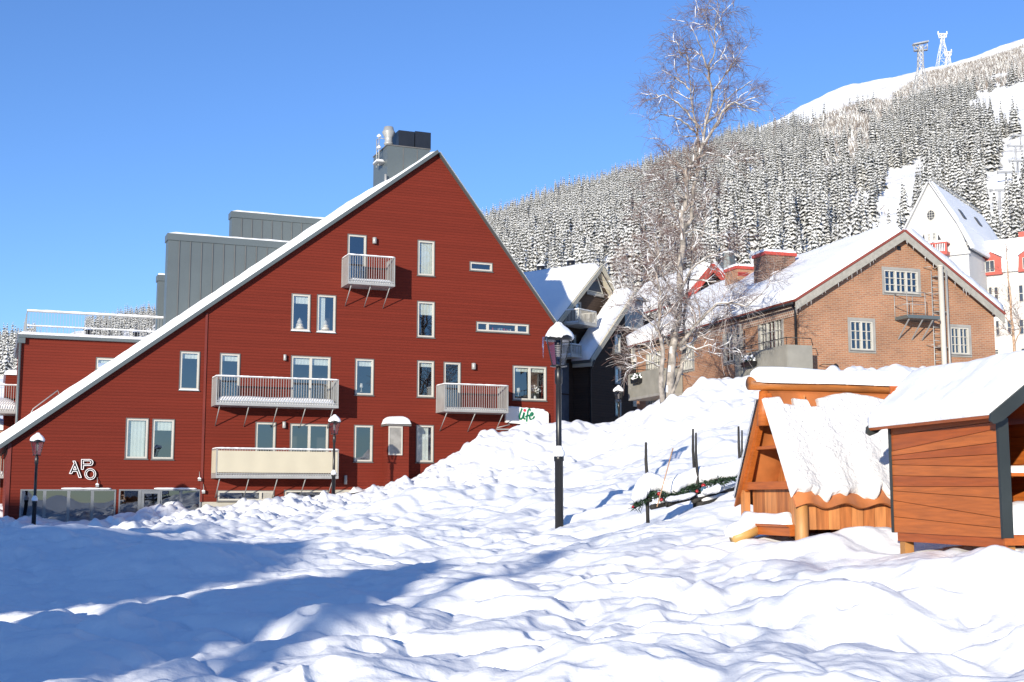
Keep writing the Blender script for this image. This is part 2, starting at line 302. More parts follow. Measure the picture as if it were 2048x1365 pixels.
def ground_h(x, y):
    x = np.asarray(x, float); y = np.asarray(y, float)
    z = ground_base(x, y); d = np.hypot(x, y)
    # pillowy hummocks left by buried footprints, running diagonally
    a = math.radians(24); u = x*math.cos(a)-y*math.sin(a); v = x*math.sin(a)+y*math.cos(a)
    wx = u + .5*pnoise(u*.7, v*.7, 5); wy = v + .5*pnoise(u*.7, v*.7, 8)
    b1 = 1-np.sqrt(np.abs(pnoise(wx*.35, wy*.6, 1))*1.6+.02)
    b2 = np.abs(pnoise(wx*.62, wy*1.0, 2)); b3 = np.abs(pnoise(wx*1.6, wy*2.1, 3))
    patch = sstep(-.35, .3, pnoise(x*.13, y*.13, 21))
    near = 1-sstep(26, 40, d)
    z = z + near*(-.15*b1*(.4+.6*patch) + .28*b2*(.35+.65*patch) + .055*b3*(.2+.8*patch) + .05*fbm(x*.8, y*.8, 3, 30) + .012*fbm(x*5, y*5, 2, 33) - .09) 
    tr = np.exp(-(pnoise(x*.11+3, y*.09, 61)/.16)**2)*.9 + np.exp(-(pnoise(x*.16, y*.12+5, 63)/.10)**2)*.7
    z = z + near*(.095*cells(x, y, .50, .8, 1, .12, .22, 'pit')*np.clip(tr+.25, 0, 1) + .05*cells(x+9, y+4, .95, .8, 2, .20, .42, 'pit'))
    for mx, my, mh, mr in MOUNDS: z = z + mh*np.exp(-((x-mx)**2+(y-my)**2)/(mr*mr))
    chunk = sstep(36, 46, d)*(1-sstep(66, 74, d))*sstep(-.15, .25, pnoise(x*.21, y*.17, 66))
    z = z - chunk*.08 + chunk*(.26*cells(x, y, 1.3, .7, 5, .35, .85, 'lump') + .16*cells(x+3, y+1, .6, .6, 6, .18, .36, 'lump'))
    far = sstep(24, 38, d)*(1-sstep(75, 95, d))
    z = z + far*(.5*np.abs(pnoise(x*.22+.3*pnoise(x*.3, y*.3, 4), y*.16, 6)) + .30*np.abs(pnoise(x*.6, y*.42, 7)) + .16*np.abs(pnoise(x*1.7, y*1.2, 9)) + .22*np.abs(pnoise((x*.8+y*.6)*.9, (y*.8-x*.6)*.22, 19)) - .34)
    # ploughed chunks along the building
    road = np.exp(-((y-(50+.2*x))/4.5)**2)*(1-sstep(-3, 3, x))*sstep(-40, -26, x)
    z = z - road*.16 + road*(.12*np.abs(pnoise(x*3.1, y*3.1, 12)) + .16*cells(x, y, .55, .7, 8, .12, .32, 'lump') + .12*pnoise(x*1.2, y*1.2, 13))
    # rounded lumps on the crest of the right-hand bank
    cr = np.exp(-((y-53)/6.0)**2)*sstep(3, 6, x)*(1-sstep(11, 14, x)); z = z + cr*.35*np.abs(pnoise(x*1.1, y*1.1, 15))
    return z
def gz(x, y): return float(ground_h(np.array([x]), np.array([y]))[0])
def grid_mesh(name, X, Y, Z, mat, parent=None, wrap=False):
    nr, nc = X.shape; me = bpy.data.meshes.new(name)
    co = np.stack([X, Y, Z], -1).reshape(-1, 3).astype('f'); me.vertices.add(len(co)); me.vertices.foreach_set('co', co.ravel())
    i, j = np.meshgrid(np.arange(nr-1), np.arange(nc if wrap else nc-1), indexing='ij'); j2 = (j+1) % nc
    q = np.stack([i*nc+j, i*nc+j2, (i+1)*nc+j2, (i+1)*nc+j], -1).reshape(-1, 4)[:, ::-1]
    me.loops.add(q.size); me.loops.foreach_set('vertex_index', q.ravel().astype('i')); me.polygons.add(len(q))
    me.polygons.foreach_set('loop_start', np.arange(0, q.size, 4, dtype='i')); me.polygons.foreach_set('use_smooth', np.ones(len(q), bool))
    me.materials.append(mat); me.update(calc_edges=True); me.validate()
    o = bpy.data.objects.new(name, me); C.objects.link(o); o.parent = parent; return o
th = np.r_[np.linspace(-math.pi, -math.radians(30), 90, endpoint=False), np.linspace(-math.radians(30), math.radians(30), 900, endpoint=False), np.linspace(math.radians(30), math.pi, 90, endpoint=False)]
rr = np.r_[np.linspace(.05, 6, 12, endpoint=False), 6*np.exp(np.linspace(0, math.log(75/6), 620, endpoint=False)), np.geomspace(75, 900, 40)]
TT, RR = np.meshgrid(th, rr); GX = RR*np.sin(TT); GY = RR*np.cos(TT)
GX2 = np.clip(GX, -150, 150); GY2 = np.clip(GY, -70, 190); GZ = ground_h(GX2, GY2)
tag(grid_mesh('snow_ground', GX, GY, GZ, SNOW, wrap=True), kind='structure')

# ------------------------------------------------------------ mountain and forest
SK = [(-700,800),(-300,745),(0,702),(300,645),(600,560),(960,458),(1050,423),(1150,388),(1300,342),(1420,300),(1500,264),(1560,238),(1600,213),(1650,190),(1700,170),(1760,158),(1800,150),(1880,133),(1950,113),(2048,78),(2200,30),(2500,-40),(2900,-80)]
RK = [(-700,900),(0,900),(960,820),(1300,860),(1480,900),(1600,1100),(1800,1250),(2048,1300),(2900,1300)]
sk_t = np.array([ray(*p).x/ray(*p).y for p in SK]); sk_T = np.array([ray(*p).z/ray(*p).y for p in SK])
rk_t = np.array([ray(p[0], 300).x/ray(p[0], 300).y for p in RK]); rk_R = np.array([p[1] for p in RK], float)
def hill_h(t, y):
    t = np.asarray(t, float); y = np.asarray(y, float)
    T = np.interp(t, sk_t, sk_T); R = np.interp(t, rk_t, rk_R); s = (y-150)/(R-150); z1 = T*R
    g = np.where(s < 1, .45*s+.55*s**1.0, 1.0 + (s-1)*.15)
    g = np.where(s < 1, s**.97, g)
    x = t*y
    return 4 + (z1-4)*g + (fbm(x/60, y/60, 4, 40)*5 + fbm(x/14, y/14, 3, 50)*1.0)*sstep(0, .2, s)*(1-.8*sstep(.93, 1.0, s))
tt = np.linspace(-.62, .68, 560); yy = np.r_[np.linspace(150, 900, 190, endpoint=False), np.linspace(900, 1600, 150)]
TG, YG = np.meshgrid(tt, yy)
def hillmat():
    m, n, b = newmat('mountain_snow'); L = n.links.new; b.inputs['Roughness'].default_value = .8
    tc = n.nodes.new('ShaderNodeTexCoord'); nz = n.nodes.new('ShaderNodeTexNoise'); nz.inputs['Scale'].default_value = .035; nz.inputs['Detail'].default_value = 9; nz.inputs['Roughness'].default_value = .65
    mp = n.nodes.new('ShaderNodeMapping'); mp.inputs['Scale'].default_value = (1, 1, 2.5); L(tc.outputs['Object'], mp.inputs[0]); L(mp.outputs[0], nz.inputs['Vector'])
    mr = n.nodes.new('ShaderNodeMapRange'); mr.inputs[1].default_value = .60; mr.inputs[2].default_value = .70; L(nz.outputs['Fac'], mr.inputs[0])
    mx = n.nodes.new('ShaderNodeMix'); mx.data_type = 'RGBA'; mx.inputs[6].default_value = (.86,.87,.88,1); mx.inputs[7].default_value = (.34,.32,.29,1); L(mr.outputs[0], mx.inputs[0]); L(mx.outputs[2], b.inputs['Base Color'])
    bp = n.nodes.new('ShaderNodeBump'); bp.inputs['Strength'].default_value = .8; bp.inputs['Distance'].default_value = 2; L(nz.outputs['Fac'], bp.inputs['Height']); L(bp.outputs[0], b.inputs['Normal'])
    return m
tag(grid_mesh('hills', TG*YG, YG, hill_h(TG, YG), hillmat()), kind='structure')

def inpoly(x, y, poly):
    r = np.zeros(x.shape, bool); n = len(poly)
    for i in range(n):
        x0, y0 = poly[i]; x1, y1 = poly[(i+1) % n]
        c = ((y0 > y) != (y1 > y)) & (x < (x1-x0)*(y-y0)/((y1-y0) or 1e-9)+x0); r ^= c
    return r
PISTE = [(1936,208),(1980,186),(2048,165),(2300,120),(2300,330),(2048,275),(2010,262),(1960,250),(1942,232)]
GAPB = [(1772,350),(1800,336),(1852,325),(1850,370),(1830,420),(1815,445),(1800,475),(1740,490),(1762,400)]
LIFTC = [(2008,290),(2060,262),(2060,330),(2048,345),(2020,420),(2000,460),(1975,460),(1985,380)]
SCR1 = [(1640,300),(1600,262),(1650,238),(1700,215),(1780,200),(1850,150),(1950,125),(2060,90),(2060,160),(1950,185),(1935,200),(1840,220),(1760,270),(1720,330),(1690,350),(1660,330)]
SCR2 = [(1700,385),(1748,395),(1740,475),(1690,490),(1695,420)]
SCR3 = [(1640,345),(1690,340),(1700,380),(1650,370)]
rs = np.random.RandomState(5)
N = 90000
tq = rs.uniform(-.47, .44, N); yq = np.sqrt(rs.uniform(215**2, 1300**2, N)); Rq = np.interp(tq, rk_t, rk_R)
keep = yq < Rq*1.01; tq, yq, Rq = tq[keep], yq[keep], Rq[keep]
zq = hill_h(tq, yq); pxq, pyq = project(tq*yq, yq, zq)
yf = np.interp(pxq, [960,1300,1480,1560,1650,1750,1800,1850,1950,2048], [0,0,272,262,236,212,205,200,165,150])
dens = np.clip(.62*(1 + .5*pnoise(tq*yq/45, yq/45, 70)), .1, 1)*np.interp(yq, [215, 500, 900, 1300], [.75, .7, .62, .5])
ok = (pyq > yf + rs.uniform(0, 8, len(yf))) & ~inpoly(pxq, pyq, PISTE) & ~inpoly(pxq, pyq, GAPB) & ~inpoly(pxq, pyq, LIFTC)
scr = inpoly(pxq, pyq, SCR1) | inpoly(pxq, pyq, SCR2) | inpoly(pxq, pyq, SCR3)
dens = np.where(scr, .05, dens)
vis = (pxq > 915) & (pxq < 2100) | ((pxq < 70) & (yq > 350)) | ((pxq > 170) & (pxq < 350) & (yq > 600))
sel = ok & vis & (rs.rand(len(yf)) < dens)
T_x, T_y, T_z = (tq*yq)[sel], yq[sel], zq[sel]; T_px = pxq[sel]; T_py = pyq[sel]; nT = len(T_x)
T_h = rs.uniform(8, 15.5, nT)*np.interp(T_y, [215, 700, 1300], [1.0, .95, .62]); T_r = rs.uniform(0, 6.28, nT)
def spruce(seed, tiers, per):
    """unit-height snow-laden spruce: dark drooping boughs, each carrying its own load of snow"""
    r = random.Random(seed); v = []; f = []; mt = []
    def quad(a, b, c, d, m): i = len(v); v.extend([a, b, c, d]); f.append((i, i+1, i+2, i+3)); mt.append(m)
    lean = .02
    for k in range(tiers):
        t = k/(tiers-1); z = .04 + .93*t**.92; R = (.118*(1-t)**.85+.010)*r.uniform(.8, 1.15)
        np_ = max(4, int(per*(1-.45*t)))
        for j in range(np_):
            a = 2*math.pi*(j+r.random()*.8)/np_ + k*1.1; L = R*r.uniform(.7, 1.2); w = L*r.uniform(.26, .42)+.006
            ca, sa = math.cos(a), math.sin(a); dz = -L*r.uniform(.35, .75); z0 = z+r.uniform(-.012, .012)
            P = lambda l, s, h: (ca*l - sa*s, sa*l + ca*s, z0+h)
            quad(P(0,-w*.3,-.004), P(L*.6,-w*.8,dz*.6-.016), P(L*.98,0,dz-.024), P(L*.6,w*.8,dz*.6-.016), 0)
            if r.random() < .97:
                e = .010; th_ = L*.17+.005
                quad(P(L*.1,0,dz*.05+th_*.8), P(L*.6,-w*1.08,dz*.6-.004), P(L*1.06,0,dz*1.0-.010), P(L*.66,0,dz*.5+th_), 1)
                quad(P(L*.1,0,dz*.05+th_*.8), P(L*.66,0,dz*.5+th_), P(L*1.06,0,dz*1.0-.010), P(L*.6,w*1.08,dz*.6-.004), 1)
    for q in range(3):
        a = q*2.1; i = len(v); v.extend([(0,0,1.0), (.012*math.cos(a), .012*math.sin(a), .93), (.012*math.cos(a+2.1), .012*math.sin(a+2.1), .93)]); f.append((i, i+1, i+2)); mt.append(1 if q else 0)
    for q in range(4):
        a = q*math.pi/2; b = a+math.pi/2; quad((.012*math.cos(a), .012*math.sin(a), -.08), (.012*math.cos(b), .012*math.sin(b), -.08), (.003*math.cos(b), .003*math.sin(b), .9), (.003*math.cos(a), .003*math.sin(a), .9), 0)
    return v, f, mt
FSNOW = M('forest_snow', (.70,.70,.69), .8, var=.04)
def spruce_mesh(seed, tiers, per):
    v, f, mt = spruce(seed, tiers, per); me = bpy.data.meshes.new('snowy_spruce'); me.from_pydata(v, [], f)
    me.materials.append(NEEDLE); me.materials.append(FSNOW); me.polygons.foreach_set('material_index', mt); me.update(); return me
hi = [spruce_mesh(100+i, 17, 9) for i in range(4)]
size = T_h/T_y; infr = (T_px > 930) & (T_px < 2046) & (T_py - size*2500 < 600 + 0*T_px)
order = np.argsort(-(size*infr)); ind = set(order[:300].tolist())
for k in sorted(ind, key=lambda i: T_y[i]):
    if k < 0: continue
    o = bpy.data.objects.new('snowy_spruce', hi[k % 4]); C.objects.link(o)
    h = float(T_h[k]); wd = h*float(rs.uniform(.85, 1.2)); o.location = (T_x[k], T_y[k], T_z[k]-.3); o.scale = (wd, wd, h); o.rotation_euler = (0, 0, float(T_r[k]))
    tag(o, 'narrow snow-laden spruce among the lowest and nearest trees of the hillside forest', 'tree', 'nearest snow-laden spruces of the hillside forest')
def merged(name, variants, idx, mats):
    allv, allq, allm = [], [], []; base = 0
    for vi, (v, f, mt) in enumerate(variants):
        ii = [i for i in idx if i % len(variants) == vi]
        if not ii: continue
        V = np.array(v); ii = np.array(ii); h = T_h[ii]; wd = h*rs.uniform(.85, 1.25, len(ii)); c, s_ = np.cos(T_r[ii]), np.sin(T_r[ii])
        X = (V[None,:,0]*c[:,None]-V[None,:,1]*s_[:,None])*wd[:,None]+T_x[ii][:,None]; Y = (V[None,:,0]*s_[:,None]+V[None,:,1]*c[:,None])*wd[:,None]+T_y[ii][:,None]; Z = V[None,:,2]*h[:,None]+T_z[ii][:,None]-.3
        allv.append(np.stack([X, Y, Z], -1).reshape(-1, 3)); fq = [q if len(q) == 4 else None for q in f]
        q = np.array([q for q in f if len(q) == 4]); m_ = np.array([mt[i] for i, q_ in enumerate(f) if len(q_) == 4])
        allq.append((q[None]+(np.arange(len(ii))*len(V))[:,None,None]).reshape(-1, 4)+base); allm.append(np.tile(m_, len(ii))); base += len(ii)*len(V)
    V = np.concatenate(allv).astype('f'); Q = np.concatenate(allq).astype('i'); me = bpy.data.meshes.new(name)
    me.vertices.add(len(V)); me.vertices.foreach_set('co', V.ravel()); me.loops.add(Q.size); me.loops.foreach_set('vertex_index', Q.ravel()); me.polygons.add(len(Q))
    me.polygons.foreach_set('loop_start', np.arange(0, Q.size, 4, dtype='i'))
    for m in mats: me.materials.append(m)
    me.polygons.foreach_set('material_index', np.concatenate(allm).astype('i')); me.update(calc_edges=True)
    o = bpy.data.objects.new(name, me); C.objects.link(o); return o
rest = [i for i in range(nT) if i not in ind]
mid = [i for i in rest if T_y[i] < 560]; fr_ = [i for i in rest if T_y[i] >= 560]
print('trees', nT, len(mid), len(fr_))
vm = [spruce(200+i, 14, 7) for i in range(5)]; vf = [spruce(300+i, 11, 5) for i in range(4)]
# one object for the wood beyond the nearest 300 trees
o1 = merged('spruce_forest', vm, mid, [NEEDLE, FSNOW]); o2 = merged('far', vf, fr_, [NEEDLE, FSNOW])
def join(a, b):
    ma, mb = a.data, b.data
    va = np.empty(len(ma.vertices)*3, 'f'); ma.vertices.foreach_get('co', va); vb = np.empty(len(mb.vertices)*3, 'f'); mb.vertices.foreach_get('co', vb)
    la = np.empty(len(ma.loops), 'i'); ma.loops.foreach_get('vertex_index', la); lb = np.empty(len(mb.loops), 'i'); mb.loops.foreach_get('vertex_index', lb)
    ia = np.empty(len(ma.polygons), 'i'); ma.polygons.foreach_get('material_index', ia); ib = np.empty(len(mb.polygons), 'i'); mb.polygons.foreach_get('material_index', ib)
    me = bpy.data.meshes.new(a.name); V = np.r_[va, vb]; L_ = np.r_[la, lb+len(va)//3]; I = np.r_[ia, ib]
    me.vertices.add(len(V)//3); me.vertices.foreach_set('co', V); me.loops.add(len(L_)); me.loops.foreach_set('vertex_index', L_); me.polygons.add(len(I)); me.polygons.foreach_set('loop_start', np.arange(0, len(L_), 4, dtype='i'))
    for m in ma.materials: me.materials.append(m)
    me.polygons.foreach_set('material_index', I); me.update(calc_edges=True); a.data = me; bpy.data.objects.remove(b)
join(o1, o2)
tag(o1, 'dense snow-covered spruce forest climbing the mountainside', 'forest', kind='stuff')
# brown-grey birch scrub: upright frosted twigs
def scrub():
    n = 60000; t = rs.uniform(.18, .44, n); y = np.sqrt(rs.uniform(300**2, 1290**2, n)); R = np.interp(t, rk_t, rk_R); k = y < R*.995; t, y = t[k], y[k]
    z = hill_h(t, y); px, py = project(t*y, y, z)
    k = (inpoly(px, py, SCR1) | inpoly(px, py, SCR2) | inpoly(px, py, SCR3)) & (pnoise(t*y/18, y/18, 90) > -.28); t, y, z = t[k], y[k], z[k]; n = len(t)
    reps = 9; t = np.repeat(t, reps); y = np.repeat(y, reps); z = np.repeat(z, reps); n = len(t)
    x = t*y + rs.normal(0, 1.3, n); y2 = y + rs.normal(0, 1.3, n); h = rs.uniform(1, 3.6, n); a = rs.uniform(0, 3.14, n); w = rs.uniform(.08, .26, n); lx = rs.normal(0, 1.0, n)
    ca, sa = np.cos(a)*w, np.sin(a)*w
    V = np.stack([np.stack([x-ca, y2-sa, z-.5], -1), np.stack([x+ca, y2+sa, z-.5], -1), np.stack([x+ca*.3+lx, y2+sa*.3, z+h], -1), np.stack([x-ca*.3+lx, y2-sa*.3, z+h], -1)], 1).reshape(-1, 3).astype('f')
    Q = np.arange(4*n, dtype='i'); me = bpy.data.meshes.new('birch_scrub'); me.vertices.add(4*n); me.vertices.foreach_set('co', V.ravel()); me.loops.add(4*n); me.loops.foreach_set('vertex_index', Q); me.polygons.add(n); me.polygons.foreach_set('loop_start', Q[::4])
    me.materials.append(M('scrub_twig', (.20,.17,.15), .9, var=.3, scale=.3)); me.materials.append(FSNOW); me.polygons.foreach_set('material_index', (rs.rand(n) < .35).astype('i')); me.update(calc_edges=True)
    o = bpy.data.objects.new('birch_scrub', me); C.objects.link(o); tag(o, 'grey-brown leafless birch scrub frosted with snow below the mountain top', 'scrub', kind='stuff')
scrub()
# ------------------------------------------------------------ shared building pieces
def snow_slab(mb, O, U, V, Nn, t, nu=24, nv=10, amp=.04, seed=0, edge=None, m=0, tf=None):
    """rounded blanket of snow on the parallelogram O,U,V; N = up direction"""
    O, U, V, Nn = map(Vector, (O, U, V, Nn)); Nn = Nn.normalized(); lu, lv = U.length, V.length; e = edge or t
    vs = []
    for i in range(nu+1):
        for j in range(nv+1):
            a = i/nu; b = j/nv; a = .5-.5*math.cos(math.pi*a) if nu < 14 else a; b = .5-.5*math.cos(math.pi*b)
            d = min(a*lu, (1-a)*lu, b*lv, (1-b)*lv)/e; d = max(0, min(1, d)); h = t*math.sqrt(max(0, 1-(1-d)**2))
            if tf: h *= tf(a, b)
            p = O+U*a+V*b; q = float(pnoise(np.array([a*lu*.9+seed*3.1]), np.array([b*lv*.9+seed]))[0]) + .5*float(pnoise(np.array([a*lu*2.7+seed]), np.array([b*lv*2.7]))[0])
            bulge = .12*t*math.sin(math.pi*min(1, d)) if d < 1 else 0
            vs.append(p + Nn*(h + (amp*q if h > 1e-4 else 0)) )
    fs = [(i*(nv+1)+j, (i+1)*(nv+1)+j, (i+1)*(nv+1)+j+1, i*(nv+1)+j+1) for i in range(nu) for j in range(nv)]
    if U.cross(V).dot(Nn) < 0: fs = [tuple(reversed(f)) for f in fs]
    n0 = len(vs); bot = [O-Nn*.01, O+U-Nn*.01, O+U+V-Nn*.01, O+V-Nn*.01]
    mb.add(vs, fs, m, True); mb.add(bot, [(3,2,1,0)] if U.cross(V).dot(Nn) > 0 else [(0,1,2,3)], m)
    return mb
def snow_line(mb, pts, w, h, seed=0, n=None, m=0, gap=.0):
    """lumpy ridge of snow along a rail"""
    pts = [Vector(p) for p in pts]; L = sum((pts[i+1]-pts[i]).length for i in range(len(pts)-1)); n = n or max(3, int(L/.12))
    out = []; rs_ = []; r = random.Random(seed)
    for i in range(n+1):
        s = L*i/n; acc = 0
        for k in range(len(pts)-1):
            l = (pts[k+1]-pts[k]).length
            if s <= acc+l+1e-6: p = pts[k].lerp(pts[k+1], (s-acc)/l); break
            acc += l
        out.append(p+Vector((0, 0, h*.35))); rs_.append(w*.5*(1+r.uniform(-.25, .25)) if 0 < i < n else w*.25)
    return mb.tube(out, rs_, 7, m)
def window(bld, P, a0, z0, a1, z1, cols=(1,), blind=.0, muntin=None, fw=.07, frame=None, case=None, name='window', label=None, sill=False, depth=.12, glass=None, out=0.0, bf=0, snow=False):
    """cols: relative widths of the lights; muntin (nx,nz) per light"""
    frame = frame or WHITEP; case = case or CASE; glass = glass or GLASS
    f = MB(); cw = .035
    for (s0, s1, y0, y1) in ((a0,a1,z1-cw,z1), (a0,a0+cw,z0+cw,z1-cw), (a1-cw,a1,z0+cw,z1-cw), (a0,a1,z0,z0+cw)): f.pbox(P, s0, s1, y0, y1, out-depth, out+.035, 1)
    b0, b1, c0, c1 = a0+cw, a1-cw, z0+cw, z1-cw
    for (s0, s1, y0, y1) in ((b0,b1,c1-fw,c1), (b0,b0+fw,c0+fw,c1-fw), (b1-fw,b1,c0+fw,c1-fw), (b0,b1,c0,c0+fw)): f.pbox(P, s0, s1, y0, y1, out-.09, out+.015, 0)
    b0 += fw; b1 -= fw; c0 += fw; c1 -= fw; tot = float(sum(cols)); x = b0; panes = []
    for i, c in enumerate(cols):
        x1 = x + (b1-b0)*c/tot; l = x + (fw*.75 if i else 0); r_ = x1 - (fw*.75 if i < len(cols)-1 else 0)
        if i: f.pbox(P, x-fw*.75, x+fw*.75, c0, c1, out-.09, out+.018, 0)
        panes.append((l, r_)); x = x1
    if muntin:
        for l, r_ in panes:
            for k in range(1, muntin[0]): xx = l+(r_-l)*k/muntin[0]; f.pbox(P, xx-.013, xx+.013, c0, c1, out-.06, out+.0, 0)
            for k in range(1, muntin[1]): zz = c0+(c1-c0)*k/muntin[1]; f.pbox(P, l, r_, zz-.013, zz+.013, out-.063, out-.003, 0)
    w = f.build(name, [frame, case], bld)
    if label: w['label'] = label
    g = MB()
    for l, r_ in panes: g.sheet(P, [(l,c0),(r_,c0),(r_,c1),(l,c1)], out=out-.05)
    g.build('pane', glass, w)
    if blind or bf:
        g = MB()
        for l, r_ in panes:
            zb = c1-(c1-c0)*(blind or 1); rr_ = r_ if not bf else l+(r_-l)*bf
            n = max(4, int((rr_-l)/.05)); g.add([P.pt(l+(rr_-l)*i/n, z, out-.115+.012*math.sin(i*2.1)) for i in range(n+1) for z in (zb, c1)], [(2*i, 2*i+2, 2*i+3, 2*i+1) for i in range(n)], 0, True)
        g.build('blind' if not bf else 'curtain', BLIND, w)
    s = MB(); s.pbox(P, a0-.03, a1+.03, z0-.03, z0-.001, out-.02, out+.07); s.build('sill', CASE, w)
    if snow:
        s = MB(); snow_slab(s, P.pt(a0, z0+.0, out+.0), P.pt(a1, z0, 0)-P.pt(a0, z0, 0), P.pt(0,0,.09)-P.pt(0,0,0), (0,0,1), .07, 12, 4, .02); s.build('sill_snow', SNOW, w)
    return w
def balcony(bld, P, s0, s1, zf, zr, depth, nstrut=3, screen=None, snowh=.12, bar=.11, seed=1, mat=None, sides=True, strut=True):
    mat = mat or GALV; b = MB(); b.pbox(P, s0, s1, zf-.12, zf, .02, depth); fl = b.build('balcony', [mat], bld)
    r = MB(); D = depth
    for a, o in ((s0+.03, D-.03), (s1-.03, D-.03), (s0+.03, .05), (s1-.03, .05)): r.pbox(P, a-.025, a+.025, zf, zr, o-.025, o+.025)
    r.pbox(P, s0, s1, zr-.03, zr+.015, D-.055, D-.005); r.pbox(P, s0, s1, zf+.05, zf+.085, D-.045, D-.012)
    for a in (s0, s1-.05): r.pbox(P, a, a+.05, zr-.032, zr+.012, .03, D-.056)
    n = int((s1-s0)/bar)
    for i in range(1, n): a = s0+(s1-s0)*i/n; r.pbox(P, a-.011, a+.011, zf+.0, zr-.03, D-.04, D-.018)
    n2 = max(2, int(D/.1))
    for a in (s0+.02, s1-.04):
        if sides: r.pbox(P, a, a+.015, zf+.0, zr-.03, .06, D-.06)
        else:
            for i in range(1, n2): o = D*i/n2; r.pbox(P, a, a+.02, zf+.0, zr-.03, o-.01, o+.012)
    r.build('railing', mat, fl)
    if strut:
        for i in range(nstrut):
            a = s0+.2+(s1-s0-.4)*i/max(1, nstrut-1); q = MB(); q.tube([P.pt(a, zf-.12, D-.15), P.pt(a, zf-.95, .03)], .022, 8); q.build('strut', mat, fl)
    s = MB(); snow_slab(s, P.pt(s0+.04, zf+.001, .06), P.pt(s1-s0-.08, 0, 0)-P.pt(0,0,0), P.pt(0,0,D-.125)-P.pt(0,0,0), (0,0,1), snowh, 30, 8, .03, seed)
    snow_line(s, [P.pt(s0, zr+.01, D-.03), P.pt(s1, zr+.01, D-.03)], .06, .035, seed); snow_line(s, [P.pt(s0+.02, zr+.01, .05), P.pt(s0+.02, zr+.01, D-.03)], .055, .035, seed+1)
    s.build('balcony_snow', SNOW, fl)
    if screen:
        q = MB(); k = 40; vs = []
        for i in range(k+1):
            a = s0+.06+(s1-s0-.12)*i/k
            for z in (zf+.12, zr-.09): vs.append(P.pt(a, z, D+.012+.006*math.sin(i*.9)))
        q.add(vs, [(2*i, 2*i+2, 2*i+3, 2*i+1) for i in range(k)], 0, True)
        q.pbox(P, s0-.006, s0-.002, zf+.1, zr-.07, .06, D-.02); q.build('privacy_screen', screen, fl)
    return fl
def wall_lamp(bld, P, px0, py0, px1, py1):
    s0, z1 = P.px(px0, py0); s1, z0 = P.px(px1, py1); b = MB(); r = max(.06, (s1-s0)/2); c = P.pt((s0+s1)/2, z0, .10)
    b.lathe(c, [(r*.9, 0), (r, .01), (r, z1-z0-.01), (r*.9, z1-z0)], 14); b.pbox(P, (s0+s1)/2-.03, (s0+s1)/2+.03, z0+.06, z1-.06, .0, .05); b.build('wall_lamp', GALV, bld)

# ------------------------------------------------------------ red gabled apartment building
R_ = Plane((0, 60), (1, .4167))
def rp(*a): return R_.px(*a)
red = empty('red_gabled_building', R_.pt(*rp(600, 1000)), 'large red timber-clad building with one long snowy roof slope and white-framed windows', 'building')
eaveL = rp(8, 893); ridge = rp(875, 309); eaveR = rp(1110, 650)
sR = eaveR[0]; sL = rp(14, 950)[0]
zL = eaveL[1] + (ridge[1]-eaveL[1])*(sL-eaveL[0])/(ridge[0]-eaveL[0])
tall = [(583,587,620,664,.22,0),(634,589,671,667,0,.45),(835,480,869,554,0,.99),(834,602,869,677,.35,0),(834,721,868,796,.12,0),(832,850,867,926,0,.8),(710,717,747,792,.16,0),(708,850,745,925,0,0),(360,702,398,782,.14,0),(252,836,295,919,0,.97),(305,838,347,920,.25,0)]
LB = ['tall window high up beside its twin, left of the pair','tall window with a curtain on one side, right of the top pair','topmost tall window right of the highest balcony','tall window with a half-lowered white blind','tall window left of the small right-hand balcony','tall lowest window with a pale curtain beside the entrance box','tall window with a small table lamp inside','tall dark window between the screened balcony and the entrance box','tall window on the left part just under the roof slope','left of the two tall windows above the glass shop front','right of the two tall windows above the glass shop front']
holes = []; wspecs = []
for k, (x0, y0, x1, y1, bl, bf) in enumerate(tall):
    a0, z1 = rp(x0, y0); a1, z0 = rp(x1, y1); holes.append((a0, z0, a1, z1)); wspecs.append((a0, z0, a1, z1, (1,), bl, bf, LB[k], y1 < 800 and k in (0,1,8)))
for (x0, y0, x1, y1, cols, bl, lb) in [(939,523,985,545,(1,),0,'small horizontal window near the right roof slope'),(952,643,1058,669,(1,3,1.1),0,'long low three-part window with things on its sill'),(1025,731,1093,803,(1,1),.12,'wide two-light window at the right corner with white flowers inside')]:
    a0, z1 = rp(x0, y0); a1, z0 = rp(x1, y1); holes.append((a0, z0, a1, z1)); wspecs.append((a0, z0, a1, z1, cols, bl, 0, lb, False))
for (x0, y0, x1, y1, lb) in [(434,981,548,1003,'low basement window with a slatted vent panel'),(568,980,656,1003,'low basement window beside the handrail')]:
    a0, z1 = rp(x0, y0); a1, z0 = rp(x1, y1); holes.append((a0, z0, a1, z1)); wspecs.append((a0, z0, a1, z1, (3.6,1) if x0 < 500 else (1,), 0, 0, lb, False))
doors = []
for (x0, y0, x1, y1, cols, bl, lb) in [(695,468,732,562,(1,),0,'glazed balcony door of the highest balcony'),(440,706,478,806,(1,),.12,'narrow balcony door at the left end of the long balcony'),(582,711,660,808,(1,1),.15,'double balcony door of the long railed balcony'),(511,844,550,940,(1,),0,'narrow balcony door behind the cream canvas'),(580,847,656,942,(1,1),0,'double balcony door behind the cream canvas'),(887,724,921,818,(1,),0,'glazed door of the small right-hand balcony')]:
    a0, z1 = rp(x0, y0); a1, z0 = rp(x1, y1); holes.append((a0, z0, a1, z1)); doors.append((a0, z0, a1, z1, cols, bl, lb))
shops = []
for (x0, x1, n) in [(41,229,4),(238,400,4)]:
    a0, z1 = rp(x0, 979); a1, z0 = rp(x1, 1062); holes.append((a0, z0, a1, z1)); shops.append((a0, z0, a1, z1, n))
zb = rp(400, 1004)[1]; zc = rp(700, 980)[1]
wall = MB()
sx = rp(405, 900)[0]
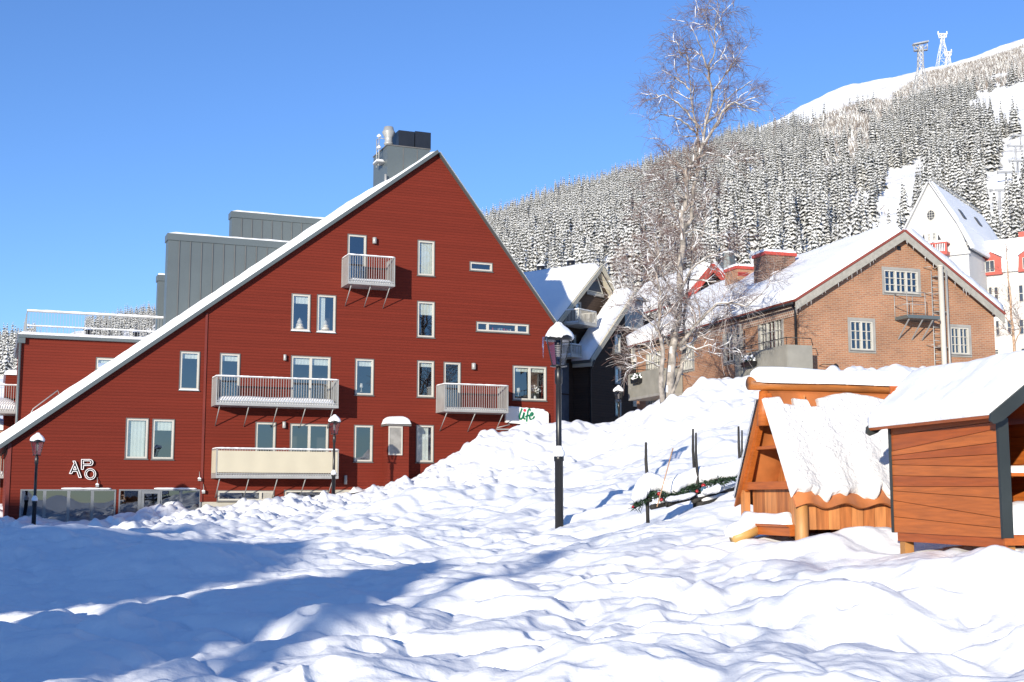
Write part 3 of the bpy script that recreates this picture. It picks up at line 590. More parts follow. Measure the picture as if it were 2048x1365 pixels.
wall.sheet(R_, [(sL, -3), (sx-.0, -3), (sx, zb), (rp(664, 980)[0], zb), (rp(664, 980)[0], zc), (sR, zc), (sR, eaveR[1]), ridge, (sL, zL)], holes)
DEP = 13
back = R_.off(-DEP)
wall.sheet(Plane(back.o, -back.d), [(-sL, -3), (-sL, zL), (-ridge[0], ridge[1]), (-sR, eaveR[1]), (-sR, -3)])
for a, zt in ((sL, zL), (sR, eaveR[1])): wall.add([R_.pt(a,-3,0), R_.pt(a,-3,-DEP), R_.pt(a,zt,-DEP), R_.pt(a,zt,0)], [(0,1,2,3)] if a > 0 else [(3,2,1,0)])
wall.pbox(R_, sx-.05, sx+.05, zb, zL+(ridge[1]-zL)*(sx-sL)/(ridge[0]-sL)-.15, .002, .05, 1)
wall.pbox(R_, sL-.02, sL+.12, -3, zL, .002, .04, 1)
wall.pbox(R_, sR-.10, sR+.02, zc, eaveR[1]-.05, .002, .04, 1)
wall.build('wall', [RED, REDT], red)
b = MB(); b.sheet(R_, [(sx-.0, -3), (rp(664,980)[0], -3), (sR, -3), (sR, zc), (rp(664,980)[0], zc), (rp(664,980)[0], zb), (sx, zb)], out=-.03); b.build('foundation', CONC, red)
b = MB(); b.pprism(R_, [(sL+.2,-3),(sR-.2,-3),(sR-.2,eaveR[1]-.8),(ridge[0],ridge[1]-1.2),(sL+.2,zL-.8)], -1.6, -1.5)
for zf, za, zb2 in ((.9,sL+.3,sR-.3), (3.9,sx-3,sR-.3), (6.8,sx+1,sR-.5), (9.7,sx+6,sR-2.5)): b.pbox(R_, za, zb2, zf-.1, zf, -1.5, -.2)
b.build('interior', DARKIN, red)
# roof planes, fascia, snow
rf = MB(); dn = R_.pt(0,0,-DEP)-R_.pt(0,0,0); OV = .28
L0 = R_.pt(eaveL[0]-.15, eaveL[1]-.12, OV); RG = R_.pt(ridge[0], ridge[1]+.02, OV); R0 = R_.pt(eaveR[0]+.15, eaveR[1]-.22, OV)
dn2 = dn - Vector((R_.n.x, R_.n.y, 0))*OV
for p, q, th_ in ((L0, RG, .16), (RG, R0, .06)):
    d = (q-p).normalized(); nn = d.cross(Vector((R_.n.x, R_.n.y, 0))).normalized();  nn = nn if nn.z > 0 else -nn
    rf.prism([p, q, q+nn*th_, p+nn*th_], dn2, 0)
rf.build('roof', [GREYM], red)
sn = MB(); d = RG-L0; nn = d.cross(Vector((R_.n.x, R_.n.y, 0))).normalized(); nn = nn if nn.z > 0 else -nn
tf = lambda a, b: (1.0-.25*a if a < .80 else (.8-.55*sstep(.80, .93, a))) * (1.25 if .68 < a < .82 and b > .1 else 1) * (1-.72*float(sstep(.04,.12,b))*float(sstep(.1,.2,a)) if a < .62 else 1)
snow_slab(sn, L0+nn*.155-d.normalized()*.05, d*1.0, dn2, nn, .36, 90, 14, .03, 3, edge=.22, tf=tf)
d2 = R0-RG; n2 = d2.cross(Vector((R_.n.x, R_.n.y, 0))).normalized(); n2 = n2 if n2.z > 0 else -n2
snow_slab(sn, RG+n2*.058+Vector((R_.n.x,R_.n.y,0))*.03, d2, dn2, n2, .12, 30, 10, .01, 4, edge=.06)
sn.build('roof_snow', SNOW, red)
for (a0, z0, a1, z1, cols, bl, bf, lb, sw) in wspecs: window(red, R_, a0, z0, a1, z1, cols, blind=bl, bf=bf, label=lb, snow=sw)
for (a0, z0, a1, z1, cols, bl, lb) in doors: window(red, R_, a0, z0, a1, z1, cols, blind=bl, label=lb, name='balcony_door')
ve0, vz1 = rp(527, 984); ve1, vz0 = rp(545, 1001)
b = MB()
for k in range(8): z = vz0+(vz1-vz0)*(k+.2)/8; b.pbox(R_, ve0, ve1, z, z+(vz1-vz0)/12, -.06, .02)
b.pbox(R_, ve0, ve1, vz0, vz1, -.08, -.06); b.build('vent_grille', WHITEP, red)
SHF = M('shop_frame', (.17,.18,.19), .4)
for (a0, z0, a1, z1, n) in shops:
    f = MB(); w_ = (a1-a0)/n
    f.pbox(R_, a0, a1, z1-.06, z1, -.12, .03)
    xs = [a0+w_*i for i in range(n+1)]
    for i, x in enumerate(xs): f.pbox(R_, x-.06 if i else x, x+.06 if i < n else x, z0, z1-.06, -.12, .025)
    w = f.build('shop_window', SHF, red); g = MB(); g.sheet(R_, [(a0+.06,z0),(a1-.06,z0),(a1-.06,z1-.06),(a0+.06,z1-.06)], out=-.05); g.build('pane', GLASSD, w)
    s = MB(); snow_line(s, [R_.pt(a0+(a1-a0)*(.42 if n == 4 and a0 < -14 else .02), z1+.02, .03), R_.pt(a1-.2, z1+.02, .03)], .07, .04, 5); s.build('snow_edge', SNOW, w)
    if a0 > shops[0][0]+1:
        dsh = MB(); x0, x1 = xs[1]+.07, xs[2]-.0; zt = z1-.07
        for q in ((x0,x0+.11,z0,zt), (x1-.11,x1,z0,zt), (x0+.11,x1-.11,zt-.11,zt)): dsh.pbox(R_, *q, -.08, .04)
        dd = dsh.build('door', SHF, red); hh = MB(); hh.tube([R_.pt(x1-.05,z0+.9,.09), R_.pt(x1-.05,z0+1.3,.09)], .015); hh.pbox(R_, x1-.055, x1-.045, z0+1.0, z0+1.02, .03, .09); hh.build('handle', GALV, dd)
# balconies (front faces measured in the photograph)
BD = 1.22; F_ = R_.off(BD)
def balc(x0, yt, x1, yb, **k):
    a0, z1 = F_.px(x0, yt); a1, z0 = F_.px(x1, yb); _, z1b = F_.px(x1, yt+ (x1-x0)*.03)
    return balcony(red, R_, a0, a1, z0+.10, z1, BD, **k)
balc(697, 509, 790, 573, nstrut=3, snowh=.2, seed=2)['label'] = 'highest small balcony with upright bars and snow'
balc(433, 752, 677, 816, nstrut=5, snowh=.32, seed=5)['label'] = 'long balcony with upright bars and deep snow'
balc(433, 897, 677, 957, nstrut=5, snowh=.05, seed=8, screen=CREAM)['label'] = 'long balcony hung with cream canvas'
balc(889, 768, 1017, 826, nstrut=3, snowh=.1, seed=11)['label'] = 'balcony right of centre with upright bars'
for q in ((744,476,752,489),(566,710,572,722),(564,844,571,857),(942,727,950,740),(788,940,799,956),(687,951,693,969)): wall_lamp(red, R_, *q)
# projecting entrance box
bo = .85; Fb = R_.off(bo); a0, z1 = Fb.px(776, 852); a1, z0 = Fb.px(817, 985)
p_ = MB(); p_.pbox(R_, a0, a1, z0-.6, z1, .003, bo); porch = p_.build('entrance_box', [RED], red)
p_ = MB(); p_.pbox(R_, a0-.08, a1+.08, z1+.001, z1+.10, .003, bo+.08); p_.build('box_roof', [CASE], porch)
p_ = MB(); snow_slab(p_, R_.pt(a0-.08, z1+.102, .01), R_.pt(a1-a0+.16,0,0)-R_.pt(0,0,0), R_.pt(0,0,bo+.1)-R_.pt(0,0,0), (0,0,1), .38, 16, 12, .04, 9, edge=.4); p_.build('box_snow', SNOW, porch)
w0, y1 = Fb.px(777, 853); w1, y0 = Fb.px(804, 911); f = MB()
for q in ((w0,w1,y1-.06,y1), (w0,w1,y0,y0+.06), (w0,w0+.05,y0+.06,y1-.06), (w1-.05,w1,y0+.06,y1-.06)): f.pbox(R_, *q, bo+.002, bo+.06)
f.pbox(R_, w0+.05, w1-.05, y0+.06, y1-.06, bo+.002, bo+.03, 1); f.build('notice_case', [WHITEP, M('grey_notice', (.26,.25,.23), .3, var=.25, scale=3)], porch)
# roof ladders: bent rails lying on the slope
def roofrail(x0, y0, x1, y1):
    t = MB(); p = R_.pt(*rp(x0, y0), -.9); q = R_.pt(*rp(x1, y1), -.9); dd = (q-p); up = Vector((0,0,.35))
    t.tube([p, p+up*.6, p+up+dd*.08, q+up-dd*.05, q+up*.4], .022); t.tube([p+up*.35, q+up*.35], .018)
    t.build('roof_rail', GALV, red)
roofrail(62, 836, 120, 792); roofrail(586, 494, 628, 464)
# left wing with terrace
WG = R_.off(-4.5); a0, zt = WG.px(44, 676); a1, _ = WG.px(330, 690); z0 = WG.px(44, 900)[1]
wa, wz1 = WG.px(192, 715); wb, wz0 = WG.px(236, 741)
b = MB(); b.sheet(WG, [(a0, z0-3), (a1, z0-3), (a1, zt), (a0, zt)], [(wa, wz0, wb, wz1)])
b.add([WG.pt(a0, z0-3, 0), WG.pt(a0, z0-3, -9), WG.pt(a0, zt, -9), WG.pt(a0, zt, 0)], [(3,2,1,0)]); b.build('wing_wall', [RED], red)
window(red, WG, wa, wz0, wb, wz1, (1,), blind=.4, label='low window in the wing behind the roof slope')
b = MB(); b.pbox(WG, a0-.15, a1, zt+.001, zt+.14, -9, .2); b.build('wing_roof', [GREYM], red)
b = MB(); snow_slab(b, WG.pt(a0-.2, zt+.142, .22), WG.pt(a1-a0,0,0)-WG.pt(0,0,0), WG.pt(0,0,-9)-WG.pt(0,0,0), (0,0,1), .14, 30, 12, .02, 12, edge=.12); b.build('wing_snow', SNOW, red)
b = MB(); ra, rz1 = WG.px(54, 622); rb, _ = WG.px(340, 622)
rz0 = zt+.2
b.pbox(WG, ra, rb, rz1-.05, rz1, .0, .05)
n = int((rb-ra)/.13)
for i in range(n+1): a = ra+(rb-ra)*i/n; b.pbox(WG, a-.008, a+.008, rz0, rz1-.05, .015, .032)
for i in range(12): o = -i*.45; b.pbox(WG, ra, ra+.03, rz0, rz1, o-.02, o+.02)
b.pbox(WG, ra, ra+.04, rz1-.04, rz1+.002, -5.2, 0); b.pbox(WG, ra, rb, rz1-.04, rz1, -5.2, -5.15)
for i in range(n//2+1): a = ra+(rb-ra)*i/(n//2); b.pbox(WG, a-.012, a+.012, rz0, rz1-.04, -5.2, -5.18)
tr = b.build('terrace_railing', GALV, red); b = MB(); snow_line(b, [WG.pt(ra, rz1+.01, .02), WG.pt(rb, rz1+.01, .02)], .10, .07, 4); snow_line(b, [WG.pt(ra, rz1, -5.15), WG.pt(rb, rz1, -5.15)], .07, .03, 6); b.build('railing_snow', SNOW, tr)
for x in (178, 273):
    s_, z_ = WG.px(x, 650, -2); b = MB(); b.lathe(WG.pt(s_, zt+.14, -2), [(.12,0),(.12,.55),(.16,.56),(.16,.6)], 12); v_ = b.build('roof_vent', BLACK, red); b = MB(); b.lathe(WG.pt(s_, zt+.741, -2), [(.17,0),(.18,.04),(.1,.09),(.02,.1)], 12); b.build('snow_cap', SNOW, v_)
b = MB(); dp = WG.pt(a0-.06, 0, .1); b.tube([(dp.x,dp.y,zt-.05), (dp.x,dp.y,z0-2)], .06); b.obox(WG.pt(a0-.16, zt-.25, .02), WG.pt(.3,0,0)-WG.pt(0,0,0), WG.pt(0,0,.16)-WG.pt(0,0,0), (0,0,.24)); b.build('downpipe', GREYM, red)
# seamed sheet-metal dormers
def dormer(x0, yt, x1, yb, off, depth, ribs, name='dormer'):
    Pd = R_.off(off); a0, zt = Pd.px(x0, yt); a1, _ = Pd.px(x1, yt); z0 = Pd.px(x0, yb)[1]
    b = MB(); b.pbox(Pd, a0, a1, z0, zt, -depth, 0)
    o = b.build(name, [GREYM], red); b = MB(); b.pbox(Pd, a0-.05, a1, zt-.28, zt+.03, -depth-.05, .05); b.build('fascia', [GREYM], o)
    b = MB(); k = 0
    for i in range(1, ribs): a = a0+(a1-a0)*i/ribs; b.pbox(Pd, a-.014, a+.014, z0, zt-.28, .0, .035)
    b.build('seam', [CASE], o); b = MB(); snow_slab(b, Pd.pt(a0-.02, zt+.031, .02), Pd.pt(a1-a0,0,0)-Pd.pt(0,0,0), Pd.pt(0,0,-depth)-Pd.pt(0,0,0), (0,0,1), .09, 20, 6, .03, 2); b.build('dormer_snow', SNOW, o)
    return o
dormer(337, 468, 640, 660, -2.2, .8, 14); dormer(464, 424, 700, 560, -7.2, .7, 12); dormer(317, 551, 345, 660, -9.5, .6, 2)
# chimney shaft with ventilation boxes
Pc = R_.off(-1.6); a0, zt = Pc.px(775, 291); a1, _ = Pc.px(860, 296); z0 = Pc.px(775, 385)[1]
b = MB(); b.pbox(Pc, a0, a1, z0-1, zt, -2.4, 0)
for f_ in (.37, .70): b.pbox(Pc, a0+(a1-a0)*f_-.015, a0+(a1-a0)*f_+.015, z0, zt-.05, 0, .02, 1)
b.pbox(Pc, a0-.04, a1+.04, zt+.001, zt+.05, -2.44, .04, 1); ch = b.build('chimney_shaft', [GREYM, CASE], red)
for x0, x1, y0, y1 in ((797,828,261,291),(830,861,263,293)):
    q0, q1 = Pc.px(x0, y0, -.25); q2, q3 = Pc.px(x1, y1, -.25); b = MB(); b.pbox(Pc, q0, q2, zt+.12, q1, -1.6, -.2); b.pbox(Pc, q0, q2, zt+.05, zt+.119, -1.5, -.3, 1); b.build('ventilation_box', [BLACKP, SNOW], ch)
q0, q1 = Pc.px(777.5, 254, -.5); b = MB(); H = q1-zt-.05
b.lathe(Pc.pt(q0, zt+.05, -.5), [(.19,0),(.19,.12*H),(.23,.14*H),(.23,.2*H),(.19,.25*H),(.20,.45*H),(.32,.70*H),(.32,.74*H),(.27,.80*H),(.22,H*.98),(.15,H)], 20); b.build('flue_pipe', [GALV], ch)
b = MB(); lp = Pc.pt(a0-.25, 0, -.6); l2 = Pc.pt(a0-.25, 0, -1.0); zz = zt
for p in (lp, l2): b.tube([(p.x,p.y,zz-.9), (p.x,p.y,zz+.55)], .025)
for k in range(6): z = zz-.8+k*.26; b.tube([(lp.x,lp.y,z), (l2.x,l2.y,z)], .018)
b.obox(Pc.pt(a0-.42, zz-.75, -.4), Pc.pt(.42,0,0)-Pc.pt(0,0,0), Pc.pt(0,0,-.7)-Pc.pt(0,0,0), (0,0,.05)); b.tube([Pc.pt(a0-.25,zz+.5,-.6), Pc.pt(a0+.1,zz+.45,-.5)], .02); ld = b.build('ladder', GALV, ch)
b = MB(); snow_slab(b, Pc.pt(a0-.42, zz-.70, -.4), Pc.pt(.4,0,0)-Pc.pt(0,0,0), Pc.pt(0,0,-.7)-Pc.pt(0,0,0), (0,0,1), .14, 8, 6, .02)
b.build('platform_snow', SNOW, ld)
for z in (zz+.55, zz-.02): b = MB(); b.lathe((lp.x, lp.y, z), [(.10,0),(.12,.05),(.04,.14)], 8); b.build('snow_cap', SNOW, ld)
b = MB(); pp = Pc.pt(a0-.12, zt-1.75, .15); b.tube([pp-Vector((0,0,.6)), pp+Vector((0,0,.25))], .06); b.build('pipe', GALV, ch)
# small floodlights over the shop front
for x, y in ((194, 972), (398, 960), (406, 985)):
    s_, z_ = rp(x, y); b = MB(); b.tube([R_.pt(s_, z_+.35, .03), R_.pt(s_, z_+.2, .12), R_.pt(s_, z_, .14)], .012); b.pbox(R_, s_-.06, s_+.06, z_-.05, z_+.04, .06, .17); l_ = b.build('floodlight', GALV, red); b = MB(); snow_slab(b, R_.pt(s_-.07,z_+.041,.05), R_.pt(.14,0,0)-R_.pt(0,0,0), R_.pt(0,0,.13)-R_.pt(0,0,0), (0,0,1), .08, 6, 6, .01, edge=.08); b.build('snow_cap', SNOW, l_)
# rooms' ornaments that stand inside the windows
def inside(name, label, cat, px, py, prof, mat, group=None, out=-.2, n=10):
    s_, z_ = rp(px, py); b = MB(); p = R_.pt(s_, z_, out); b.lathe((0,0,0) if 0 else p, prof, n)
    me = b.build(name, mat); me.data.transform(Matrix.Translation(-p)); me.location = p; return tag(me, label, cat, group)
for x, y, lb in ((601, 658, 'white paper fir tree standing in the left window of the upper pair'), (652, 660, 'white paper fir tree beside the curtain in the right window of the upper pair')):
    inside('paper_tree', lb, 'ornament', x, y, [(.20,0),(.24,.04),(.15,.16),(.19,.18),(.10,.32),(.13,.34),(.02,.52)], WHITEP, 'white paper trees in the upper windows')
inside('table_lamp', 'white-shaded table lamp in the window beside the long railed balcony', 'lamp', 725, 783, [(.05,0),(.05,.02),(.015,.03),(.015,.18),(.09,.19),(.05,.38)], WHITEP)
inside('table_lamp', 'pale table lamp in the left half of the wide corner window', 'lamp', 1040, 799, [(.05,0),(.05,.02),(.015,.03),(.015,.34),(.09,.35),(.08,.56)], WHITEP)
b = MB(); s_, z_ = rp(1075, 800); p = R_.pt(s_, z_, -.35); b.lathe(p, [(.07,0),(.10,.12),(.06,.22)], 10)
for k in range(26):
    e = Vector((RND.gauss(0,.15), RND.gauss(0,.08), .35+RND.random()*.35)); b.tube([p+Vector((0,0,.2)), p+e*.9], .006, 4, 1)
    c = p+e; b.lathe(c-Vector((0,0,.04)), [(.01,0),(.055,.04),(.03,.09)], 6, 0)
o = b.build('flower_pot', [FLOWERW, GARL]); tag(o, 'vase of white flowers in the right half of the wide corner window', 'flowers')
r2 = random.Random(4); s0_, z_ = rp(985, 665); s1_, _ = rp(1025, 667); b = MB(); x = s0_; mats_ = [M('book_red', (.4,.03,.03)), WHITEP, M('book_black', (.03,.03,.04)), M('book_tan', (.4,.3,.2)), M('book_grey', (.2,.25,.3))]
while x < s1_: w_ = r2.uniform(.03, .07); b.pbox(R_, x, x+w_-.004, z_, z_+r2.uniform(.16,.27), -.45, -.25, r2.randrange(5)); x += w_
tag(b.build('book_row', mats_), 'row of coloured books on the sill of the long low window', 'books')

# signs
def strokes(mb, P, pts, w, out, th=.03, m=0, closed=False):
    pts = [P.pt(a, z, out) for a, z in pts]
    if closed: pts = pts+[pts[0]]
    for i in range(len(pts)-1):
        mb.bar(pts[i], pts[i+1]+ (pts[i+1]-pts[i]).normalized()*w*.4, th, w, m, up=(P.n.x, P.n.y, 0)) if 0 else mb.bar(pts[i]-(pts[i+1]-pts[i]).normalized()*w*.35, pts[i+1]+(pts[i+1]-pts[i]).normalized()*w*.35, w, th, m, up=(P.n.x, P.n.y, 0))
def apx(x, y): return rp(130+x/22.75, 910+y/22.75)
LET = {'A': ([[(195,860),(405,395),(350,290),(455,290),(735,1035),(625,1035),(530,755),(355,755),(300,860)], [(375,680),(440,520),(505,680)]]),
 'P': ([[(735,670),(740,215),(1120,215),(1210,245),(1260,310),(1265,380),(1230,450),(1170,490),(835,495),(830,670)], [(830,280),(1110,280),(1165,320),(1165,370),(1110,425),(830,425)]]),
 'O': ([[(1140+250*math.cos(a), 880+250*math.sin(a)) for a in [i*math.pi/12 for i in range(24)]], [(1140+170*math.cos(a), 880+178*math.sin(a)) for a in [i*math.pi/12 for i in range(24)]]])}
sgn = empty('letter_sign', R_.pt(*apx(700, 700)), 'outlined white metal letters APO mounted on the red wall above the shop front', 'sign')
NEON = M('white_letter_edge', (.85,.82,.8), .5, var=.02)
for k, loops in LET.items():
    b = MB(); 
    for lp_ in loops: strokes(b, R_, [apx(*q) for q in lp_], .025, .10, .05, 0, True)
    o_ = [apx(*q) for q in loops[0]]; i_ = [apx(*q) for q in loops[1]]
    tr = tessellate_polygon([[Vector((a,z,0)) for a,z in o_], [Vector((a,z,0)) for a,z in i_]]); vs = [R_.pt(a, z, .06) for a, z in o_+i_]; b.add(vs, [tuple(t) for t in tr], 1)
    b.build('letter', [NEON, BLACK], sgn)
a0, z1 = rp(1011, 812, .15); a1, z0 = rp(1096, 848, .15)
z0 = rp(1011, 846, .15)[1]
pts = []; rad = .14
for cx_, cz_, s_ in ((a1-rad, z1-.22-rad, 0), (a0+rad, z1-.1-rad, 1), (a0+rad*.4, z0+rad*.4, 2), (a1-rad*.4, z0-.12+rad*.4, 3)):
    r_ = rad if s_ < 2 else rad*.4
    for k in range(6): an = (s_*90+k*18)*math.pi/180; pts.append((cx_+r_*math.cos(an), cz_+r_*math.sin(an)))
sg = empty('shop_sign', R_.pt(a0, z0, .15), 'white rounded shop sign with the green word life, at the red building corner', 'sign')
b = MB(); b.pprism(R_, pts, .05, .22); b.build('panel', M('sign_white', (.82,.81,.76), .4, var=.01), sg)
def lpx(x, y): return rp(990+x/17.07, 800+y/17.07, .226)
def smooth(p, k=6):
    out = []
    for i in range(len(p)-1):
        p0 = p[max(i-1,0)]; p1 = p[i]; p2 = p[i+1]; p3 = p[min(i+2,len(p)-1)]
        for j in range(k):
            t = j/k; out.append(tuple(.5*((2*p1[q])+(-p0[q]+p2[q])*t+(2*p0[q]-5*p1[q]+4*p2[q]-p3[q])*t*t+(-p0[q]+3*p1[q]-3*p2[q]+p3[q])*t**3) for q in (0,1)))
    return out+[p[-1]]
GREENL = M('sign_green', (.03,.30,.16), .5, var=.02); REDL = M('sign_red', (.55,.03,.08), .5)
b = MB()
for st in ([(915,310),(870,440),(835,560),(845,640),(890,655),(940,600),(985,450)], [(1000,450),(975,560),(985,630),(1020,655)], [(1205,355),(1165,320),(1125,390),(1095,560),(1080,730)], [(1045,575),(1100,550),(1160,535)],
           [(1245,545),(1290,500),(1285,455),(1235,460),(1190,560),(1190,640),(1240,675),(1300,640),(1340,575)]):
    pp = smooth(st); strokes(b, R_, [lpx(*q) for q in pp], .085, .228, .012)
b.build('lettering', GREENL, sg)
b = MB(); c_ = lpx(1015, 360); b.pprism(R_, [(c_[0]+.075*math.cos(i*math.pi/8), c_[1]+.075*math.sin(i*math.pi/8)) for i in range(16)], .222, .235); b.build('red_dot', REDL, sg)
b = MB(); snow_line(b, [R_.pt(a0+.1, z1-.08, .15), R_.pt(a1-.15, z1-.2, .15)], .14, .04, 3); b.build('snow_edge', SNOW, sg)
b = MB(); q0 = rp(986, 857); q1 = rp(1060, 852); b.tube([R_.pt(*q0,.5), R_.pt(*rp(1011,851),.5), R_.pt(*rp(1012,846),.3)], .02); b.bar(R_.pt(*rp(985,860),.5), R_.pt(q1[0], q0[1]-.05, .5), .12, .06); tag(b.build('sign_light', GALV), 'slim grey lamp arm on the wall just below the life sign, half buried by snow', 'lamp')
# black handrail climbing the snow
hr = empty('handrail', R_.pt(*rp(600, 1000), 1.5), 'thin black handrail rising to the right along the concrete base of the red building', 'handrail')
b = MB(); Ph = R_.off(1.3); A = Ph.pt(*Ph.px(490, 1023)); Bq = Ph.pt(*Ph.px(838, 966)); b.tube([A, Bq], .028); b.build('rail', BLACK, hr)
for t in (.16, .5, .84):
    b = MB(); p = A.lerp(Bq, t); b.tube([p, (p.x, p.y, p.z-.9)], .02); b.build('post', BLACK, hr)
# ------------------------------------------------------------ street lamps
def make_lamp():
    t = empty('street_lamp', (0,0,0), 'lamp', 'street lamp', 'black lantern street lamps')
    b = MB(); b.lathe((0,0,0), [(.085,-1.0),(.085,1.36),(.10,1.37),(.10,1.46),(.06,1.50),(.055,2.9),(.075,2.92),(.075,3.18),(.05,3.22),(.05,3.26)], 16); b.build('pole', BLACK, t)
    b = MB(); z0, z1 = 3.27, 3.80; w0, w1 = .125, .245; b.lathe((0,0,0), [(.03,z0-.02),(.17,z0-.01),(.17,z0+.01),(.1,z0+.02)], 16)
    for k in range(4):
        a = math.pi/4*0+k*math.pi/2+.25; b.bar((w0*math.cos(a),w0*math.sin(a),z0), (w1*math.cos(a),w1*math.sin(a),z1), .022, .022)
    b.lathe((0,0,0), [(.24,z1-.02),(.285,z1-.01),(.285,z1+.05),(.20,z1+.12),(.10,z1+.22),(.03,z1+.30)], 20); b.lathe((0,0,0), [(.02,z1-.14),(.05,z1-.13),(.05,z1-.02)], 10)
    L_ = b.build('lantern', BLACK, t)
    b = MB(); ps = []
    for k in range(4):
        a = k*math.pi/2+.25; c = a+math.pi/2; b.add([(w0*math.cos(a),w0*math.sin(a),z0), (w0*math.cos(c),w0*math.sin(c),z0), (w1*math.cos(c),w1*math.sin(c),z1), (w1*math.cos(a),w1*math.sin(a),z1)], [(0,1,2,3)])
    b.build('glass', glassmat('lantern_glass', (.86,.84,.86), .05), L_)
    b = MB(); 
    for k in range(7): z = z1-.12-k*.035; b.lathe((0,0,0), [(.035,z-.012),(.085-.005*k,z),(.035,z+.012)], 14)
    b.build('louvre', GALV, L_)
    return t
def lamp_snow(t, seed, h=.24, icicle=True):
    r = random.Random(seed); b = MB(); n = 18; prof = [(.26,3.81),(.285,3.85),(.28,3.90),(.25,3.94+h*.1),(.18,3.98+h*.3),(.10,3.98+h*.6),(.06,3.98+h*.85),(.02,3.98+h*.95)]; vs = []
    for q, z in prof:
        for j in range(n):
            a = 2*math.pi*j/n; k = 1+.10*math.sin(a*3+seed)+.05*math.sin(a*5+seed*2); vs.append((q*k*math.cos(a), q*k*math.sin(a), z+.012*math.sin(a*4+z*9+seed)))
    b.add(vs, [(i*n+j, i*n+(j+1)%n, (i+1)*n+(j+1)%n, (i+1)*n+j) for i in range(len(prof)-1) for j in range(n)]+[tuple(range(n-1,-1,-1)), tuple((len(prof)-1)*n+j for j in range(n))], 0, True)
    b.build('snow_cap', SNOW, t)
    b = MB(); b.lathe((0,0,0), [(.10,1.455),(.12,1.49),(.12,1.55),(.08,1.62),(.055,1.68)], 12); b.build('collar_snow', SNOW, t)
    if icicle:
        b = MB(); b.tube([(-.30,-.06,3.85),(-.31,-.06,3.65),(-.31,-.06,3.42)], [.02,.014,.003], 6); b.tube([(-.24,-.16,3.82),(-.24,-.16,3.70)], [.012,.002], 5); b.build('icicle', glassmat('ice', (.9,.93,.97), .3), t)
def plant_lamp(t, px, py, Y, label, h=None):
    p = at(px, py, Y); t.location = p; t['label'] = label
lamp0 = make_lamp()
def dup(t):
    r = t.copy(); C.objects.link(r)
    for ch in list(t.children):
        c = ch.copy(); C.objects.link(c); c.parent = r
        for g in ch.children: e = g.copy(); C.objects.link(e); e.parent = c
    return r
lamps = [lamp0, dup(lamp0), dup(lamp0), dup(lamp0)]
def setlamp(t, px, pybase, pytop, Y, label, seed, ic=False, total=4.24):
    top = at(px, pytop, Y); z = top.z-total; t.location = (top.x, top.y, z); t['label'] = label; lamp_snow_at(t, seed, ic)
def lamp_snow_at(t, seed, ic):
    loc = t.location.copy(); t.location = (0,0,0); lamp_snow(t, seed, .19, ic); t.location = loc
setlamp(lamps[0], 1116.5, 1043, 637, 25, 'nearest and largest black street lamp, snow-capped and hung with icicles', 1, True)
setlamp(lamps[1], 76, 1052, 862, 46, 'snow-capped black street lamp at the far left in front of the shop windows', 2)
setlamp(lamps[2], 669.5, 1003, 826, 52, 'snow-capped black street lamp in front of the cream canvas balcony', 3)
setlamp(lamps[3], 1237, 840, 768, 62, 'small distant street lamp before the dark brown house, its pole sunk in the snowbank', 4)
for k in (1, 2, 3): lamps[k].scale = (.92,)*3 if k < 3 else (.95,)*3
for k, (px, py, Y) in {1: (76,862,46), 2: (669.5,826,52), 3: (1237,768,62)}.items():
    p = at(px, py, Y); lamps[k].location.z = p.z - 4.24*lamps[k].scale[0]

# ------------------------------------------------------------ dark brown house
def roof_quad(mb, sm, P, pa, pb, ext, over=.3, th=.22, snow=.35, seed=0, nu=30, m=0):
    """roof slope whose gable edge runs pa->pb on plane P and which runs back by vector ext"""
    A = P.pt(*pa, over); B = P.pt(*pb, over); d = B-A; e = Vector(ext) - P.pt(0,0,over)+P.pt(0,0,0)
    nn = d.cross(e).normalized(); nn = nn if nn.z > 0 else -nn
    mb.prism([A, B, B+nn*th, A+nn*th], e, m)
    if snow: snow_slab(sm, A+nn*(th+.002), d, e, nn, snow, nu, 16, .05, seed, edge=.25)
dv = Vector((.62, .78)).normalized(); ext = lambda L, P: Vector((-P.n.x*L, -P.n.y*L, 0))
p1 = at(1195, 540, 74.8); D1 = Plane((p1.x, p1.y), dv)
d1px = D1.px
brown = empty('brown_house', D1.pt(*d1px(1180, 800)), 'dark brown timber house with two steep snowy roofs, between red and brick buildings', 'house')
pk = d1px(1194, 541); le = d1px(1108, 650); re = d1px(1224, 590)
z00 = 2.0
tri0, tz1 = d1px(1172, 552); tri1, tz0 = d1px(1207, 596)
b = MB(); zr_ = re[1]
hl = [(d1px(1149,602)[0], d1px(1149,640)[1], d1px(1162,602)[0], d1px(1149,602)[1]), (d1px(1141,668)[0], d1px(1141,700)[1], d1px(1152,668)[0], d1px(1141,668)[1])]
b.sheet(D1, [(le[0], z00), (re[0]+6, z00), (re[0]+6, zr_-1.2), (re[0], zr_), pk, le], hl+[])
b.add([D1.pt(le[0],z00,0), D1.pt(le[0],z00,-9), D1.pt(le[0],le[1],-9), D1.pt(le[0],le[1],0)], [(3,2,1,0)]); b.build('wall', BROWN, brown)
b = MB(); s = MB(); roof_quad(b, s, D1, (le[0]-.9, le[1]-.9*(pk[1]-le[1])/(pk[0]-le[0])), (pk[0], pk[1]+.05), ext(11, D1), over=.35, snow=.42, seed=21)
roof_quad(b, s, D1, (pk[0], pk[1]+.05), (re[0]+.3, re[1]-.35), ext(9, D1), over=.35, snow=.05, seed=22)
b.build('roof', [GREYM], brown); s.build('roof_snow', SNOW, brown)
